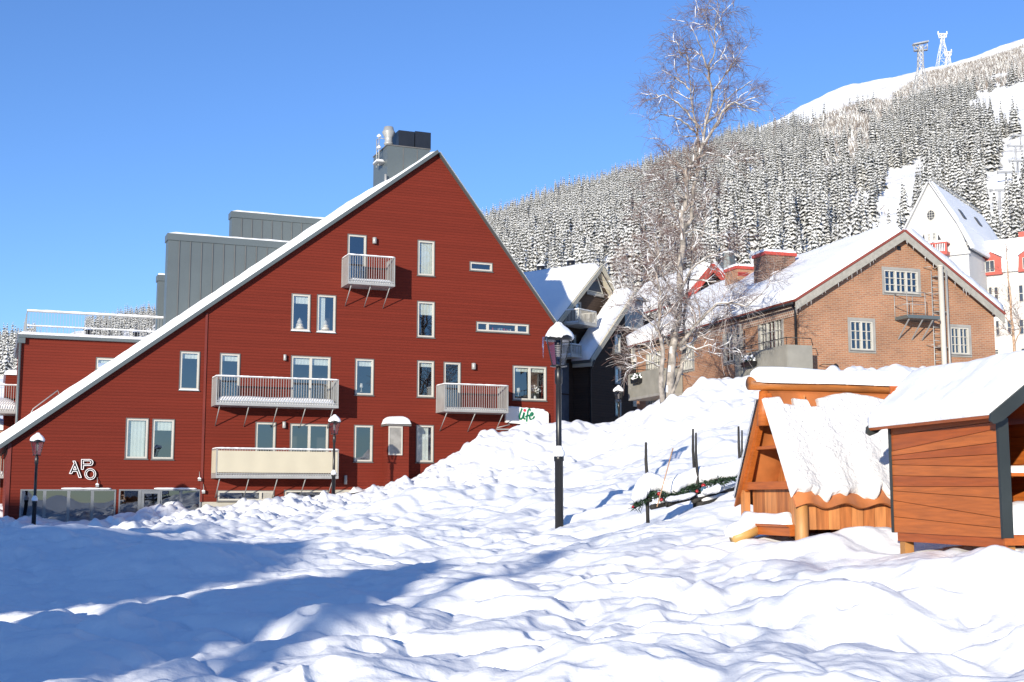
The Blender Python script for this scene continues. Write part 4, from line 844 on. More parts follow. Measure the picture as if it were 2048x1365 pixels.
b = MB(); A_ = D1.pt(le[0]-.9, le[1]-.9*(pk[1]-le[1])/(pk[0]-le[0]), .355); B_ = D1.pt(pk[0], pk[1]+.05, .355); C_ = D1.pt(re[0]+.3, re[1]-.35, .355)
for p, q in ((A_, B_), (B_, C_)):
    for k in range(3): dz = Vector((0,0,.16-.14*k)); b.prism([p+dz, q+dz, q+dz+Vector((0,0,.10)), p+dz+Vector((0,0,.10))], Vector((D1.n.x, D1.n.y, 0))*(.07-.02*k), 0)
b.prism([B_-Vector((0,0,.32)), C_-Vector((0,0,.32)), C_-Vector((0,0,.28)), B_-Vector((0,0,.28))], Vector((-D1.n.x, -D1.n.y, 0))*.35, 0)
b.build('barge_board', [BEIGE], brown)
window(brown, D1, tri0, tz0, tri1, tz1-.9, (1,1), fw=.1, label='gable window', out=.02)
# pointed top light of the gable window
b = MB(); mid_ = (tri0+tri1)/2-.15; b.pprism(D1, [(tri0, tz1-.9), (tri1-.1, tz1-.9), (mid_+.25, tz1+.35)], .02, .06, 0); b.pprism(D1, [(tri0+.14, tz1-.84), (tri1-.28, tz1-.84), (mid_+.22, tz1+.1)], .062, .07, 1); b.build('top_light', [BEIGE, BLACKP], brown)
for q in hl: window(brown, D1, q[0], q[1], q[2], q[3], (1,), fw=.08, label='balcony window')
def balc2(P, x0, yt, x1, yb, dep, **k):
    a0, z1 = P.px(x0, yt, dep); a1, z0 = P.px(x1, yb, dep); return balcony(brown, P, a0, a1, z0+.1, z1, dep, strut=False, sides=False, mat=WHITEP, **k)
balc2(D1, 1158, 618, 1194, 654, 1.3, snowh=.12, seed=31)['label'] = 'upper white balcony under the gable'
balc2(D1, 1143, 688, 1164, 716, 1.2, snowh=.1, seed=32)['label'] = 'lower white balcony beside the street lamp'
p2 = at(1180, 715, 72); D2 = Plane((p2.x, p2.y), dv); q = D2.px
co = q(1180, 716); tp = q(1263, 590); rt = q(1258, 600)
b = MB(); wx0, wx1 = q(1228,670)[0], q(1241,670)[0]
wn = [(wx0, q(1228,706)[1], wx1, q(1228,668)[1]), (wx0, q(1228,768)[1], wx1, q(1228,733)[1]), (wx0, q(1228,832)[1], wx1, q(1228,798)[1])]
rx = q(1300, 640)[0]; ux = q(1250, 640)[0]
zuy = q(1250, 655)[1]
zs = lambda a: co[1]+(tp[1]-co[1])*(a-co[0])/(tp[0]-co[0])
b.sheet(D2, [(co[0], z00), (rx, z00), (rx, zuy), (ux, zuy), (ux, zs(ux)), (co[0], co[1])], wn)
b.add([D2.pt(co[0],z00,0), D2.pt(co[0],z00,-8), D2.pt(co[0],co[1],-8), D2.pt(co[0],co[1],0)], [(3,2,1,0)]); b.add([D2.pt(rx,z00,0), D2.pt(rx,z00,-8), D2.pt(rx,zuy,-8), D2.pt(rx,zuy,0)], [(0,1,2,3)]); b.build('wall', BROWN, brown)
b = MB(); s = MB(); lo = (co[0]-.35, zs(co[0]-.35)); roof_quad(b, s, D2, lo, (tp[0], tp[1]), ext(1.0, D2), over=.3, snow=.45, seed=24, nu=30); b.build('roof', [GREYM], brown); s.build('roof_snow', SNOW, brown)
b = MB(); A_ = D2.pt(*lo, .305); B_ = D2.pt(*tp, .305)
for k in range(3): dz = Vector((0,0,.16-.17*k)); b.prism([A_+dz, B_+dz, B_+dz+Vector((0,0,.13)), A_+dz+Vector((0,0,.13))], Vector((D2.n.x, D2.n.y, 0))*(.08-.02*k), 0)
b.prism([D2.pt(lo[0], lo[1]-.2, .3), D2.pt(lo[0]+.25, lo[1]-.2, .3), D2.pt(lo[0]+.25, lo[1], .3), D2.pt(lo[0], lo[1], .3)], ext(1.3, D2), 0); b.build('barge_board', [BEIGE], brown)
for k, w_ in enumerate(wn): window(brown, D2, *w_, (1,), fw=.09, label='%s narrow window of the shaded front' % ('upper', 'middle', 'lowest')[k], bf=.99 if k < 2 else 0)
b = MB(); g0 = D2.pt(co[0]-.25, co[1]-.3, .5); b.tube([g0+Vector((0,0,.1)), D2.pt(co[0]-.1, co[1]-.7, .1), D2.pt(co[0]-.1, z00, .1)], .06); b.build('downpipe', BLACK, brown)
# glazed upper corner and side balconies near the brick house
b = MB(); b.pbox(D2, ux+.05, rx-.02, zuy+.001, zuy+.1, -3, 0, 1); b.pbox(D2, ux+.05, rx-.3, zuy+.1, zuy+1.9, -2.2, -.3, 0); b.pbox(D2, ux, rx, zuy+1.9, zuy+2.05, -2.6, 0, 1); b.build('glazed_bay', [M('bay_panel', (.30,.29,.27), .3), WHITEP], brown)
b = MB()
for zz_ in (zuy-1.2, q(1262,770)[1], q(1262,835)[1]): b.pbox(D2, ux+.75, rx-.1, zz_-1.3, zz_, .005, .04)
b.build('balcony_niche', [BEIGE], brown)
zc2 = q(1256, 720)[1]; balcony(brown, D2, ux+.6, rx+.3, zc2, zc2+1.0, 1.0, strut=False, sides=False, mat=WHITEP, seed=40)['label'] = 'white side balcony by the brick house'
b = MB(); 
for yy_ in (735, 800): a_, z_ = d1px(1121, yy_); b.pbox(D1, a_-.5, a_+.75, z_-1.5, z_+.3, .01, .05)
b.build('side_window', [M('dim_window', (.12,.14,.17), .2)], brown)
for x, y, Yc in ((1082, 547, 79), (1142, 536, 79)):
    p = at(x, y, Yc); b = MB(); b.lathe((p.x,p.y,p.z-2), [(.2,0),(.2,2.0),(.26,2.02),(.26,2.45)], 14); c_ = b.build('chimney', BLACK, brown); b = MB(); b.lathe((p.x,p.y,p.z+.452), [(.27,0),(.28,.06),(.15,.14),(.03,.16)], 12); b.build('snow_cap', SNOW, c_)

# ------------------------------------------------------------ brick house
cB = at(1600, 700, 50); d2v = Vector((.9485, .3168)); BG = Plane((cB.x, cB.y), d2v); BL = Plane((cB.x, cB.y), (.3168, -.9485))
brick = empty('brick_house', (cB.x+2, cB.y+3, 2.5), 'orange brick house with snowy roof, grey-trimmed gable and white lattice windows', 'house')
g = BG.px; l = BL.px
e0 = (0, g(1597, 600)[1]); pkb = g(1800, 470); e1 = g(1987, 625); eL = l(1272, 690)[0]; zE = e0[1]
zF = 2.0
gw = [(g(1766,538), g(1838,590), (1,1,1), (2,3)), (g(1698,640), g(1748,703), (1,1), (2,3)), (g(1899,653), g(1940,711), (1,1), (2,3))]
lw = [(l(1519,646), l(1567,702), (1,1.3,1), (1.0,3)), (l(1448,668), l(1486,720), (1,1), (2,3)), (l(1366,690), l(1388,738), (1,1), (2,3)), (l(1294,706), l(1325,750), (1,1,1), (2,3)), (l(1294,796), l(1318,836), (1,1), (2,3))]
b = MB(); H_ = [(p[0], q_[1], q_[0], p[1]) for p, q_, *_ in gw]; b.sheet(BG, [(0, zF), (e1[0], zF), (e1[0], e1[1]), pkb, (0, zE)], H_)
H2 = [(p[0], q_[1], q_[0], p[1]) for p, q_, *_ in lw]; b.sheet(BL, [(eL, zF-1), (0, zF-1), (0, zE), (eL, zE)], H2)
LL = -eL; b.sheet(Plane(BG.off(-LL).o, -BG.d), [(-e1[0], zF-1), (-e1[0], e1[1]), (-pkb[0], pkb[1]), (0, zE), (0, zF-1)])
b.add([BG.pt(e1[0],zF,0), BG.pt(e1[0],zF,-LL), BG.pt(e1[0],e1[1],-LL), BG.pt(e1[0],e1[1],0)], [(0,1,2,3)]); b.build('wall', BRICK, brick)
b = MB(); b.pbox(BG, .3, e1[0]-.3, 1, zE-.2, -LL+.3, -.9); b.build('interior', DARKIN, brick)
b = MB(); b.pbox(BL, eL, -.05, zE-.62, zE-.16, .0, .05); b.build('cornice', brickmat('cornice_brick', (.30,.13,.08), (.12,.06,.05), (.42,.34,.27), .16, .12, .03), brick)
b = MB(); s = MB(); REDROOF = REDSHEET
back = ext(LL+.3, BG)
slopeL = (pkb[1]-zE)/pkb[0]
roof_quad(b, s, BG, (-.35, zE-.35*slopeL+.08), (pkb[0], pkb[1]+.08), back, over=.35, th=.10, snow=.5, seed=41, nu=40)
roof_quad(b, s, BG, (pkb[0], pkb[1]+.08), (e1[0]+.3, e1[1]-.15), back, over=.35, th=.10, snow=.35, seed=42)
b.build('roof', [M('roof_edge_red', (.20,.045,.03), .6)], brick); s.build('roof_snow', SNOW, brick)
b = MB(); A_ = BG.pt(-.35, zE-.35*slopeL+.06, .31); B_ = BG.pt(pkb[0], pkb[1]+.06, .31); C_ = BG.pt(e1[0]+.3, e1[1]-.17, .31)
for p, q_ in ((A_, B_), (B_, C_)): b.prism([p-Vector((0,0,.34)), q_-Vector((0,0,.34)), q_, p], Vector((BG.n.x,BG.n.y,0))*.03)
b.build('barge_board', [M('grey_board', (.29,.275,.24), .8, var=.15, scale=6)], brick)
# icicles along the barge
b = MB(); r = random.Random(9)
for p, q_ in ((A_, B_), (B_, C_)):
    for k in range(16):
        c = p.lerp(q_, r.random())-Vector((0,0,.34)); h = r.uniform(.05,.22); b.tube([c, c-Vector((0,0,h))], [.009,.002], 4, cap=False)
b.build('icicles', SNOW, brick)
GF = M('grey_window_trim', (.27,.26,.24), .6)
LBB = ['wide three-light gable window','two-light window low on the gable','two-light window right of the ladder','wide lattice window above the grey balcony','window left of the grey balcony','window right of the birch','window behind the birch','lowest window at the house end']
k = 0
for P_, lst in ((BG, gw), (BL, lw)):
    for p, q_, cols, mu in lst:
        window(brick, P_, p[0], q_[1], q_[0], p[1], cols, muntin=(2,3), fw=.05, case=GF, label=LBB[k], blind=0); k += 1
        f = MB(); a0, a1, z0_, z1_ = p[0], q_[0], q_[1], p[1]
        for q4 in ((a0-.08,a1+.08,z1_,z1_+.09), (a0-.08,a1+.08,z0_-.09,z0_), (a0-.08,a0,z0_,z1_), (a1,a1+.08,z0_,z1_)): f.pbox(P_, *q4, .002, .04)
        f.build('window_trim', GF, brick)
b = MB(); hs_, hz = g(1798, 497); b.pbox(BG, hs_-.09, hs_+.09, hz-.09, hz+.09, -.1, .01); b.build('gable_vent', BLACK, brick)
b = MB(); b.tube([BL.pt(-.12, zE-.15, .3), BL.pt(-.12, zE-.35, .1), BL.pt(-.12, zF, .1)], .05); b.build('downpipe', BLACK, brick)
b = MB(); b.tube([BL.pt(.3, zE-.2, .45), BL.pt(eL-.3, zE-.2, .45)], .06); b.build('gutter', BLACK, brick)
# balconies on the long side
def solidbalc(x0, yt, x1, yb, dep, label):
    P_ = BL; a0, z1_ = P_.px(x0, yt, dep); a1, z0_ = P_.px(x1, yb, dep); b = MB()
    b.pbox(P_, a0, a1, z0_-.12, z0_, .01, dep); o = b.build('balcony', [GF], brick); o['label'] = label
    b = MB(); n = int((a1-a0)/.12)
    for i in range(n): a = a0+(a1-a0)*i/n; b.pbox(P_, a, a+.105, z0_+.0, z1_, dep-.03, dep)
    for aa in (a0, a1-.03): b.pbox(P_, aa, aa+.03, z0_, z1_, .05, dep-.03)
    b.build('panel', M('grey_slats', (.24,.23,.20), .7), o)
    b = MB(); b.tube([P_.pt(a0,z1_,.02), P_.pt(a0,z1_+.28,.1), P_.pt(a0,z1_+.28,dep), P_.pt(a1,z1_+.28,dep), P_.pt(a1,z1_+.28,.1), P_.pt(a1,z1_,.02)], .018); 
    for f_ in (0,.33,.66,1): p = P_.pt(a0+(a1-a0)*f_, z1_, dep); b.tube([p, p+Vector((0,0,.28))], .014)
    b.build('handrail', BLACK, o); return a0, a1, z0_, z1_
ba = solidbalc(1470, 712, 1575, 752, 1.2, 'grey slatted balcony at the middle of the long side'); bb = solidbalc(1256, 750, 1318, 786, 1.3, 'grey slatted balcony at the far end, left of the birch')
def flowerbox(x, y, P_, dep, label, w_=.95):
    a, z = P_.px(x, y, dep+.15); t = empty('flower_box', P_.pt(a, z, dep+.15), label, 'flower box', 'snowy flower boxes on the brick house balconies')
    b = MB(); b.pprism(P_, [(a-w_/2+.05, z-.12), (a+w_/2-.05, z-.12), (a+w_/2, z+.08), (a-w_/2, z+.08)], dep+.03, dep+.25); b.build('trough', BLACK, t)
    b = MB(); r = random.Random(int(x))
    for k in range(60): c = P_.pt(a+r.uniform(-w_/2, w_/2), z+.1+r.random()*.25, dep+.03+r.random()*.22); R0_ = r.uniform(.03,.07); b.lathe(c-Vector((0,0,R0_)), [(R0_*.3,0),(R0_,R0_),(R0_*.2,R0_*1.8)], 6, 0 if r.random() < .6 else 1)
    b.build('plants', [SNOW, GARL], t)
flowerbox(1497, 728, BL, 1.2, 'snow-dusted flower box on the grey middle balcony'); flowerbox(1272, 762, BL, 1.3, 'snow-dusted flower box on the far end balcony')
# white trellis frame on the wall between windows
b = MB(); a0, z1_ = l(1484, 655); a1, z0_ = l(1504, 702)
for a in (a0, (a0+a1)/2, a1): b.pbox(BL, a-.03, a+.03, z0_, z1_, .5, .56)
for k in range(7): z = z0_+(z1_-z0_)*k/6; b.pbox(BL, a0, a1, z-.02, z+.02, .56, .58)
b.pbox(BL, a0-.5, a0-.44, z0_, z1_, .5, .56); b.pbox(BL, a0-.5, a0, z1_-.05, z1_, .5, .56); b.build('trellis', GF, brick)
# chimneys
def chimney(P_, x0, yt, x1, yb, off, dep, mat, label, grille=False):
    a0, z1_ = P_.px(x0, yt, -off); a1, _ = P_.px(x1, yt, -off); z0_ = P_.px(x0, yb, -off)[1]; b = MB(); b.pbox(P_, a0, a1, z0_-1.0, z1_-.15, -off-dep, -off); c = b.build('chimney', mat, brick); c['label'] = label
    b = MB(); b.pbox(P_, a0-.06, a1+.06, z1_-.149, z1_, -off-dep-.06, -off+.06); b.build('cap', REDSHEET, c)
    b = MB(); snow_slab(b, P_.pt(a0-.06, z1_+.001, -off+.06), P_.pt(a1-a0+.12,0,0)-P_.pt(0,0,0), P_.pt(0,0,-dep-.12)-P_.pt(0,0,0), (0,0,1), .16, 12, 8, .02, edge=.15); b.build('snow_cap', SNOW, c)
    if grille:
        b = MB(); b.pbox(P_, a0+.06, a0+.65, z0_+.1, z1_-.3, -off, -off+.03)
        for k in range(6): z = z0_+.15+(z1_-z0_-.5)*k/6; b.pbox(P_, a0+.1, a0+.6, z, z+.03, -off+.03, -off+.05)
        b.build('grille', M('red_louvre', (.32,.05,.04)), c)
chimney(BG, 1531, 503, 1590, 556, 5.5, 1.1, BRICKD, 'dark brick chimney nearest the gable'); chimney(BG, 1473, 532, 1521, 556, 10.5, 1.2, BRICK, 'far pale brick chimney with a red louvre', True)
# ladder, platform and flue on the gable
lad = MB(); a0, z1_ = g(1862, 542, .35); a1, _ = g(1876, 542, .35); zb_ = zF
for a in (a0, a1): lad.tube([BG.pt(a, zb_, .35), BG.pt(a, z1_, .35)], .02)
n = int((z1_-zb_)/.28)
for k in range(n): z = zb_+.28*k; lad.tube([BG.pt(a0, z, .35), BG.pt(a1, z, .35)], .014, 6)
for k in range(8): z = zb_+1+k*1.1; lad.tube([BG.pt(a0-.12, z, .0), BG.pt(a0, z, .35)], .016, 6); lad.tube([BG.pt(a1, z, .0), BG.pt(a1, z, .35)], .016, 6)
lad.build('ladder', GALV, brick)
b = MB(); f0, f1 = g(1879, 535, .4); b.tube([BG.pt(f0, zb_, .45), BG.pt(f0, f1, .45)], .11, 14); b.lathe(BG.pt(f0, f1, .45), [(.14,0),(.14,.06)], 14); b.build('flue_pipe', WHITEP, brick)
b = MB(); f2 = g(1890, 536, .3)[0]
b.tube([BG.pt(f2, zb_, .35), BG.pt(f2, f1-.1, .35)], .05, 10); b.tube([BG.pt(f2+.13, zb_, .2), BG.pt(f2+.13, f1-.6, .2)], .02, 6)
for k in range(5): z = zb_+1.2+k*1.5; b.pbox(BG, f0-.15, f2+.1, z, z+.04, .0, .3)
b.build('pipe', GALV, brick)
b = MB(); pa, pz = g(1816, 632, .9); pb_, _ = g(1880, 632, .9); b.pbox(BG, pa, pb_, pz-.08, pz+.06, .02, .9); pf = b.build('escape_platform', GREYM, brick)
b = MB()
for a in (pa, (pa+pb_)/2+.1):
    for o in (.03, .87): b.tube([BG.pt(a, pz, o), BG.pt(a, pz+1.0, o)], .018, 6)
for z in (pz+.5, pz+1.0): b.tube([BG.pt(pa, z, .03), BG.pt(pa, z, .87), BG.pt((pa+pb_)/2+.1, z, .87)], .016, 6)
b.tube([BG.pt(pa, pz+1.0, .03), BG.pt(pb_, pz+1.0, .03)], .014, 6); b.build('railing', GALV, pf)
for f_ in (.08, .5, .82):
    b = MB(); a = pa+(pb_-pa)*f_; b.bar(BG.pt(a, pz-.1, .8), BG.pt(a, pz-.85, .03), .05, .03); b.build('bracket', GALV, pf)
b = MB(); a, z = g(1665, 735, .2); b.tube([BG.pt(a-.5, z+.05, .0), BG.pt(a-.5, z+.1, .3), BG.pt(a, z+.08, .35)], .015); b.lathe(BG.pt(a+.05, z-.02, .35), [(.14,0),(.10,.1),(.03,.16)], 12); b.build('spotlight', BLACK, brick)

# house with red gable behind the brick roof
p = at(1412, 530, 80); RH = Plane((p.x, p.y), (.93, .37)); q = RH.px
rh = empty('red_gable_house', RH.pt(0, 3), 'house with bright red gable boards and a tapered grey metal chimney behind the brick house', 'house')
pk2 = q(1413, 534); l2 = q(1350, 610); r2_ = q(1462, 585)
b = MB(); b.sheet(RH, [(l2[0], 2), (r2_[0], 2), r2_, pk2, l2]); b.build('wall', BROWN, rh)
b = MB(); s = MB(); 
roof_quad(b, s, RH, l2, pk2, ext(8, RH), over=.8, th=.12, snow=.3, seed=51); roof_quad(b, s, RH, pk2, r2_, ext(8, RH), over=.8, th=.12, snow=.3, seed=52); b.build('roof', [REDSHEET], rh); s.build('roof_snow', SNOW, rh)
b = MB(); A_ = RH.pt(*l2, .81); B_ = RH.pt(*pk2, .81); C_ = RH.pt(*r2_, .81)
for a_, c_ in ((A_, B_), (B_, C_)): b.prism([a_-Vector((0,0,.5)), c_-Vector((0,0,.5)), c_, a_], Vector((RH.n.x, RH.n.y, 0))*.05)
b.build('barge_board', [REDSHEET], rh)
c = at(1457, 552, 84); b = MB(); b.lathe((c.x,c.y,c.z-1.5), [(.75,0),(.62,1.5),(.42,3.05)], 8, smooth=False); m_ = b.build('metal_chimney', GREYM, rh); b = MB(); b.lathe((c.x,c.y,c.z+1.551), [(.42,0),(.42,.04),(.3,.12),(.05,.14)], 8); b.build('snow_cap', SNOW, m_)

# ------------------------------------------------------------ white hotel
HD = Vector((.817, -.576)); p = at(1862, 470, 115); HP = Plane((p.x, p.y), HD); q = HP.px
hot = empty('white_hotel', HP.pt(0, 5), 'large white hotel with steep pointed gable tower and red dormers on the far right', 'hotel')
pk3 = q(1859, 366); gl = q(1808, 468); gr = q(1915, 447); bl_ = q(1800, 500); br_ = q(1937, 500)
b = MB(); b.sheet(HP, [(gl[0]-1.2, 2), (br_[0], 2), (br_[0], br_[1]), gr, pk3, gl, (gl[0]-1.2, gl[1]-2.2)])
ex = ext(18, HP)
b.add([HP.pt(br_[0],2,0), HP.pt(br_[0],2,-18), HP.pt(br_[0],br_[1],-18), HP.pt(br_[0],br_[1],0)], [(0,1,2,3)]); b.build('wall', HOTEL, hot)
b = MB(); s = MB(); RFM = M('pale_sheet_roof', (.45,.45,.45), .5, var=.03)
roof_quad(b, s, HP, pk3, gr, ext(17, HP), over=.4, th=.15, snow=0); roof_quad(b, s, HP, gr, (br_[0]+.3, br_[1]), ext(17, HP), over=.4, th=.15, snow=0); roof_quad(b, s, HP, (gl[0]-.3, gl[1]-.5), pk3, ext(17, HP), over=.4, th=.15, snow=0); roof_quad(b, s, HP, (gl[0]-1.6, gl[1]-2.6), (gl[0]-.3, gl[1]-.5), ext(17, HP), over=.4, th=.15, snow=0)
s2 = MB(); roof_quad(MB(), s2, HP, (pk3[0]+.05, pk3[1]+.0), (gr[0], gr[1]), ext(17, HP), over=.35, th=.155, snow=.12, seed=61); roof_quad(MB(), s2, HP, gr, (br_[0]+.3, br_[1]), ext(17, HP), over=.35, th=.155, snow=.15, seed=62)
b.build('roof', [RFM], hot); s2.build('roof_snow', SNOW, hot)
b = MB(); rp_ = HP.pt(pk3[0]+.25, pk3[1]+.15, 0)
for k in range(34): c = rp_ - Vector((HP.n.x, HP.n.y, 0))*(k*.5); b.tube([c, c+Vector((0,0,.35))], .05, 4)
b.tube([rp_+Vector((0,0,.3)), rp_+Vector((0,0,.3))+ex*.94], .05, 5); b.build('snow_guard', GALV, hot)
# skylights on the steep slope
for u_, v_ in ((.22, .55), (.62, .42)):
    A_ = HP.pt(*pk3, .4); dd = HP.pt(*gr, .4)-A_; ee = ext(17, HP); nn = dd.cross(ee).normalized(); nn = nn if nn.z > 0 else -nn; b = MB(); c = A_+dd*v_+ee*u_+nn*.3; b.obox(c, dd.normalized()*1.0, ee.normalized()*.9, nn*.1); b.build('skylight', BLACKP, hot)
# oval window and small windows
def hw(P_, x0, y0, x1, y1, cols=(1,), mu=(2,2), out=.0, fr=None):
    a0, z1_ = P_.px(x0, y0, out); a1, z0_ = P_.px(x1, y1, out); f = MB(); fw = .05
    for q4 in ((a0,a1,z1_-fw,z1_), (a0,a1,z0_,z0_+fw), (a0,a0+fw,z0_+fw,z1_-fw), (a1-fw,a1,z0_+fw,z1_-fw)): f.pbox(P_, *q4, out+.002, out+.10)
    for k in range(1, mu[0]): x = a0+(a1-a0)*k/mu[0]; f.pbox(P_, x-.03, x+.03, z0_+fw, z1_-fw, out+.03, out+.09)
    for k in range(1, mu[1]): z = z0_+(z1_-z0_)*k/mu[1]; f.pbox(P_, a0+fw, a1-fw, z-.03, z+.03, out+.03, out+.088)
    w = f.build('window', WHITEP, hot); g_ = MB(); g_.pbox(P_, a0+fw, a1-fw, z0_+fw, z1_-fw, out+.001, out+.03); g_.build('pane', M('hotel_glass', (.05,.06,.08), .15, var=.3, scale=.8), w)
oa, oz = q(1862, 431); b = MB(); rx_, rz_ = .34, .46
b.pprism(HP, [(oa+(rx_+.06)*math.cos(i*math.pi/8), oz+(rz_+.06)*math.sin(i*math.pi/8)) for i in range(16)], .002, .06, 1)
b.pprism(HP, [(oa+rx_*math.cos(i*math.pi/8), oz+rz_*math.sin(i*math.pi/8)) for i in range(16)], .061, .08, 0)
for k in (-1, 1): b.pbox(HP, oa+k*.11-.015, oa+k*.11+.015, oz-rz_, oz+rz_, .081, .1, 1)
for k in (-1, 0, 1): b.pbox(HP, oa-rx_, oa+rx_, oz+k*.24-.015, oz+k*.24+.015, .081, .099, 1)
b.build('oval_window', [BLACKP, WHITEP], hot)
hw(HP, 1855, 468, 1861, 480); hw(HP, 1865, 466, 1872, 479)
for x in (1846, 1879): a_, z_ = q(x, 475); b = MB(); b.pprism(HP, [(a_-.15, z_-.25), (a_+.15, z_-.25), (a_+(.12 if x < 1860 else -.12), z_+.3)], .002, .05); b.build('corner_light', BLACKP, hot)
a0, z1_ = q(1842, 489, 1.2); a1, z0_ = q(1894, 508, 1.2); b = MB(); b.pbox(HP, a0, a1, z1_-.12, z1_, .01, 1.2); b.pbox(HP, a0, a1, z0_, z0_+.3, .01, 1.2)
for a in (a0, (a0+a1)/2, a1-.15): b.pbox(HP, a, a+.15, z0_+.3, z1_-.12, 1.05, 1.2)
rb_ = b.build('red_balcony', REDSHEET, hot); b = MB()
for k in range(14): a = a0+.1+(a1-a0-.2)*k/14; b.pbox(HP, a, a+.05, z0_+.3, z1_-.12, 1.1, 1.14)
snow_slab(b, HP.pt(a0, z1_+.001, .02), HP.pt(a1-a0,0,0)-HP.pt(0,0,0), HP.pt(0,0,1.15)-HP.pt(0,0,0), (0,0,1), .2, 10, 6, .02); b.build('white_railing', SNOW, rb_)
hw(HP, 1876, 520, 1882, 534); hw(HP, 1885, 519, 1890, 533)
b = MB(); z_ = q(1937,503)[1]; b.pbox(HP, gl[0]-1.4, br_[0]+.2, z_-.25, z_, .002, .25); b.build('cornice', HOTEL, hot)
# right wing with mansard
WP_ = HP.off(-6.0, 0); q = WP_.px; x0_ = q(1935, 545)[0]; x1_ = q(2130, 520)[0]; ze = q(1985, 548)[1]; b = MB(); b.pbox(WP_, x0_-1, x1_, 2, ze, -12, 0); b.pbox(WP_, x0_, x1_, ze+.001, ze+.3, -12, .3); b.build('wing_wall', HOTEL, hot)
zt_ = q(1985, 462)[1]; b = MB(); mp_ = [(0.3, ze+.3), (-.9, ze+3.4), (-5.5, zt_+.0)]
A0 = [WP_.pt(x0_, z, o) for o, z in mp_]; ev = WP_.pt(x1_-x0_,0,0)-WP_.pt(0,0,0); b.prism(A0+[WP_.pt(x0_, ze+.3, -9)], ev); b.build('mansard_roof', SNOW, hot)
for (x0, y0, x1, y1) in ((1958,507,2004,548),(2034,500,2078,540)):
    a0, z1_ = q(x0, y0, .4); a1, z0_ = q(x1, y1, .4); b = MB(); am = (a0+a1)/2
    b.pprism(WP_, [(a0, z0_), (a1, z0_), (a1-.1, z1_-.6), (am, z1_), (a0+.1, z1_-.6)], -2.5, .4); d_ = b.build('red_dormer', REDSHEET, hot)
    b = MB(); b.pprism(WP_, [(a0, z1_-.5), (am, z1_+.05), (a1, z1_-.5), (a1, z1_-.35), (am, z1_+.25), (a0, z1_-.35)], -2.5, .3); b.build('dormer_snow', SNOW, d_)
    xm = (x0+x1)/2; hw(WP_, xm-11, y0+16, xm+9, y0+37, mu=(2,1), out=.4)
for q4 in ((1977,575,1986,605),(1988,575,1998,605),(2014,573,2024,604),(2037,571,2048,604),(1982,642,1989,672),(1991,642,2000,672),(2014,641,2024,670),(2038,640,2049,669),(1984,700,1998,709),(2042,697,2054,720)): hw(WP_, *q4, mu=(1,2))
hw(WP_, 1976, 508, 1983, 540, mu=(1,1))
b = MB(); a_, z_ = q(2024, 447); b.pbox(WP_, a_-.6, a_+.6, zt_-1, zt_+.6, -6, -5); b.build('chimney', REDSHEET, hot)

# neighbouring building at the left edge
p = at(20, 800, 64); NB = Plane((p.x, p.y), (1, .4167)); q = NB.px; nb = empty('neighbour_building', NB.pt(0, 0), 'partly hidden red neighbouring building with snowy balconies at the left edge', 'building')
b = MB(); a0, z1_ = q(12, 750); a1, _ = q(60, 750); b.pbox(NB, a0, a1, -3, z1_, -5, 0); b.build('wall', RED, nb)
b = MB(); snow_slab(b, NB.pt(a0-.1, z1_, .1), NB.pt(a1-a0,0,0)-NB.pt(0,0,0), NB.pt(0,0,-5)-NB.pt(0,0,0), (0,0,1), .3, 10, 8, .03, 3); b.build('roof_snow', SNOW, nb)
a0, z1_ = q(-60, 768, 2); a1, z0_ = q(40, 823, 2); balcony(nb, NB, a0, a1, z0_, z1_, 2.0, snowh=.7, strut=False, sides=False, seed=66)
a0, z1_ = q(-60, 870, 2); a1, z0_ = q(11, 952, 2); balcony(nb, NB, a0, a1, z0_, z1_-.1, 2.0, snowh=.3, strut=False, sides=False, seed=67)
b = MB(); a0, z1_ = q(-80, 858); a1, _ = q(40, 850); b.pbox(NB, a0, a1, -3, z1_, -6, -.5); b.build('lower_wall', M('pinkish_wall', (.30,.16,.11), .8), nb); b = MB(); snow_slab(b, NB.pt(a0, z1_, -.4), NB.pt(a1-a0,0,0)-NB.pt(0,0,0), NB.pt(0,0,-5)-NB.pt(0,0,0), (0,0,1), .6, 14, 8, .1, 3); b.build('ledge_snow', SNOW, nb)
# ------------------------------------------------------------ trees
def grow(out, snow, twig, p, d, L, r, lev, rnd, droop, snowy, maxlev=3, seg=None):
    n = seg or max(3, int(L/(.16 if lev < 3 else .14))); n = min(n, 12); pts = [p.copy()]; q = p.copy(); d = d.normalized()
    for i in range(n):
        w = .22 if lev < 3 else .16
        d = (d + Vector((rnd.gauss(0,w), rnd.gauss(0,w), rnd.gauss(0,w) - (droop if lev >= 2 else -.05) * (.5+i/n))) ).normalized()
        q = q + d*(L/n); pts.append(q.copy())
    rs_ = [max(.004, r*(1-.8*i/n)) for i in range(n+1)]
    if lev >= 3: twig.append((pts, rs_, p.z))
    else:
        out.tube(pts, rs_, 5 if lev < 2 else 4, 0, cap=False)
    children(out, snow, twig, pts, rs_, L, lev, rnd, droop, snowy, maxlev)
    if lev <= 2 and rnd.random() < snowy(pts[0].z) :
        k = max(2, int((n+1)*(.95 if lev < 2 else .8))); sp_ = [a+Vector((0,0,rs_[i]*.75+.006)) for i, a in enumerate(pts[:k])]
        snow.tube(sp_, [max(.011, rs_[i]*.75)*(1+.3*math.sin(i*2.3)) for i in range(k)], 5, 0)
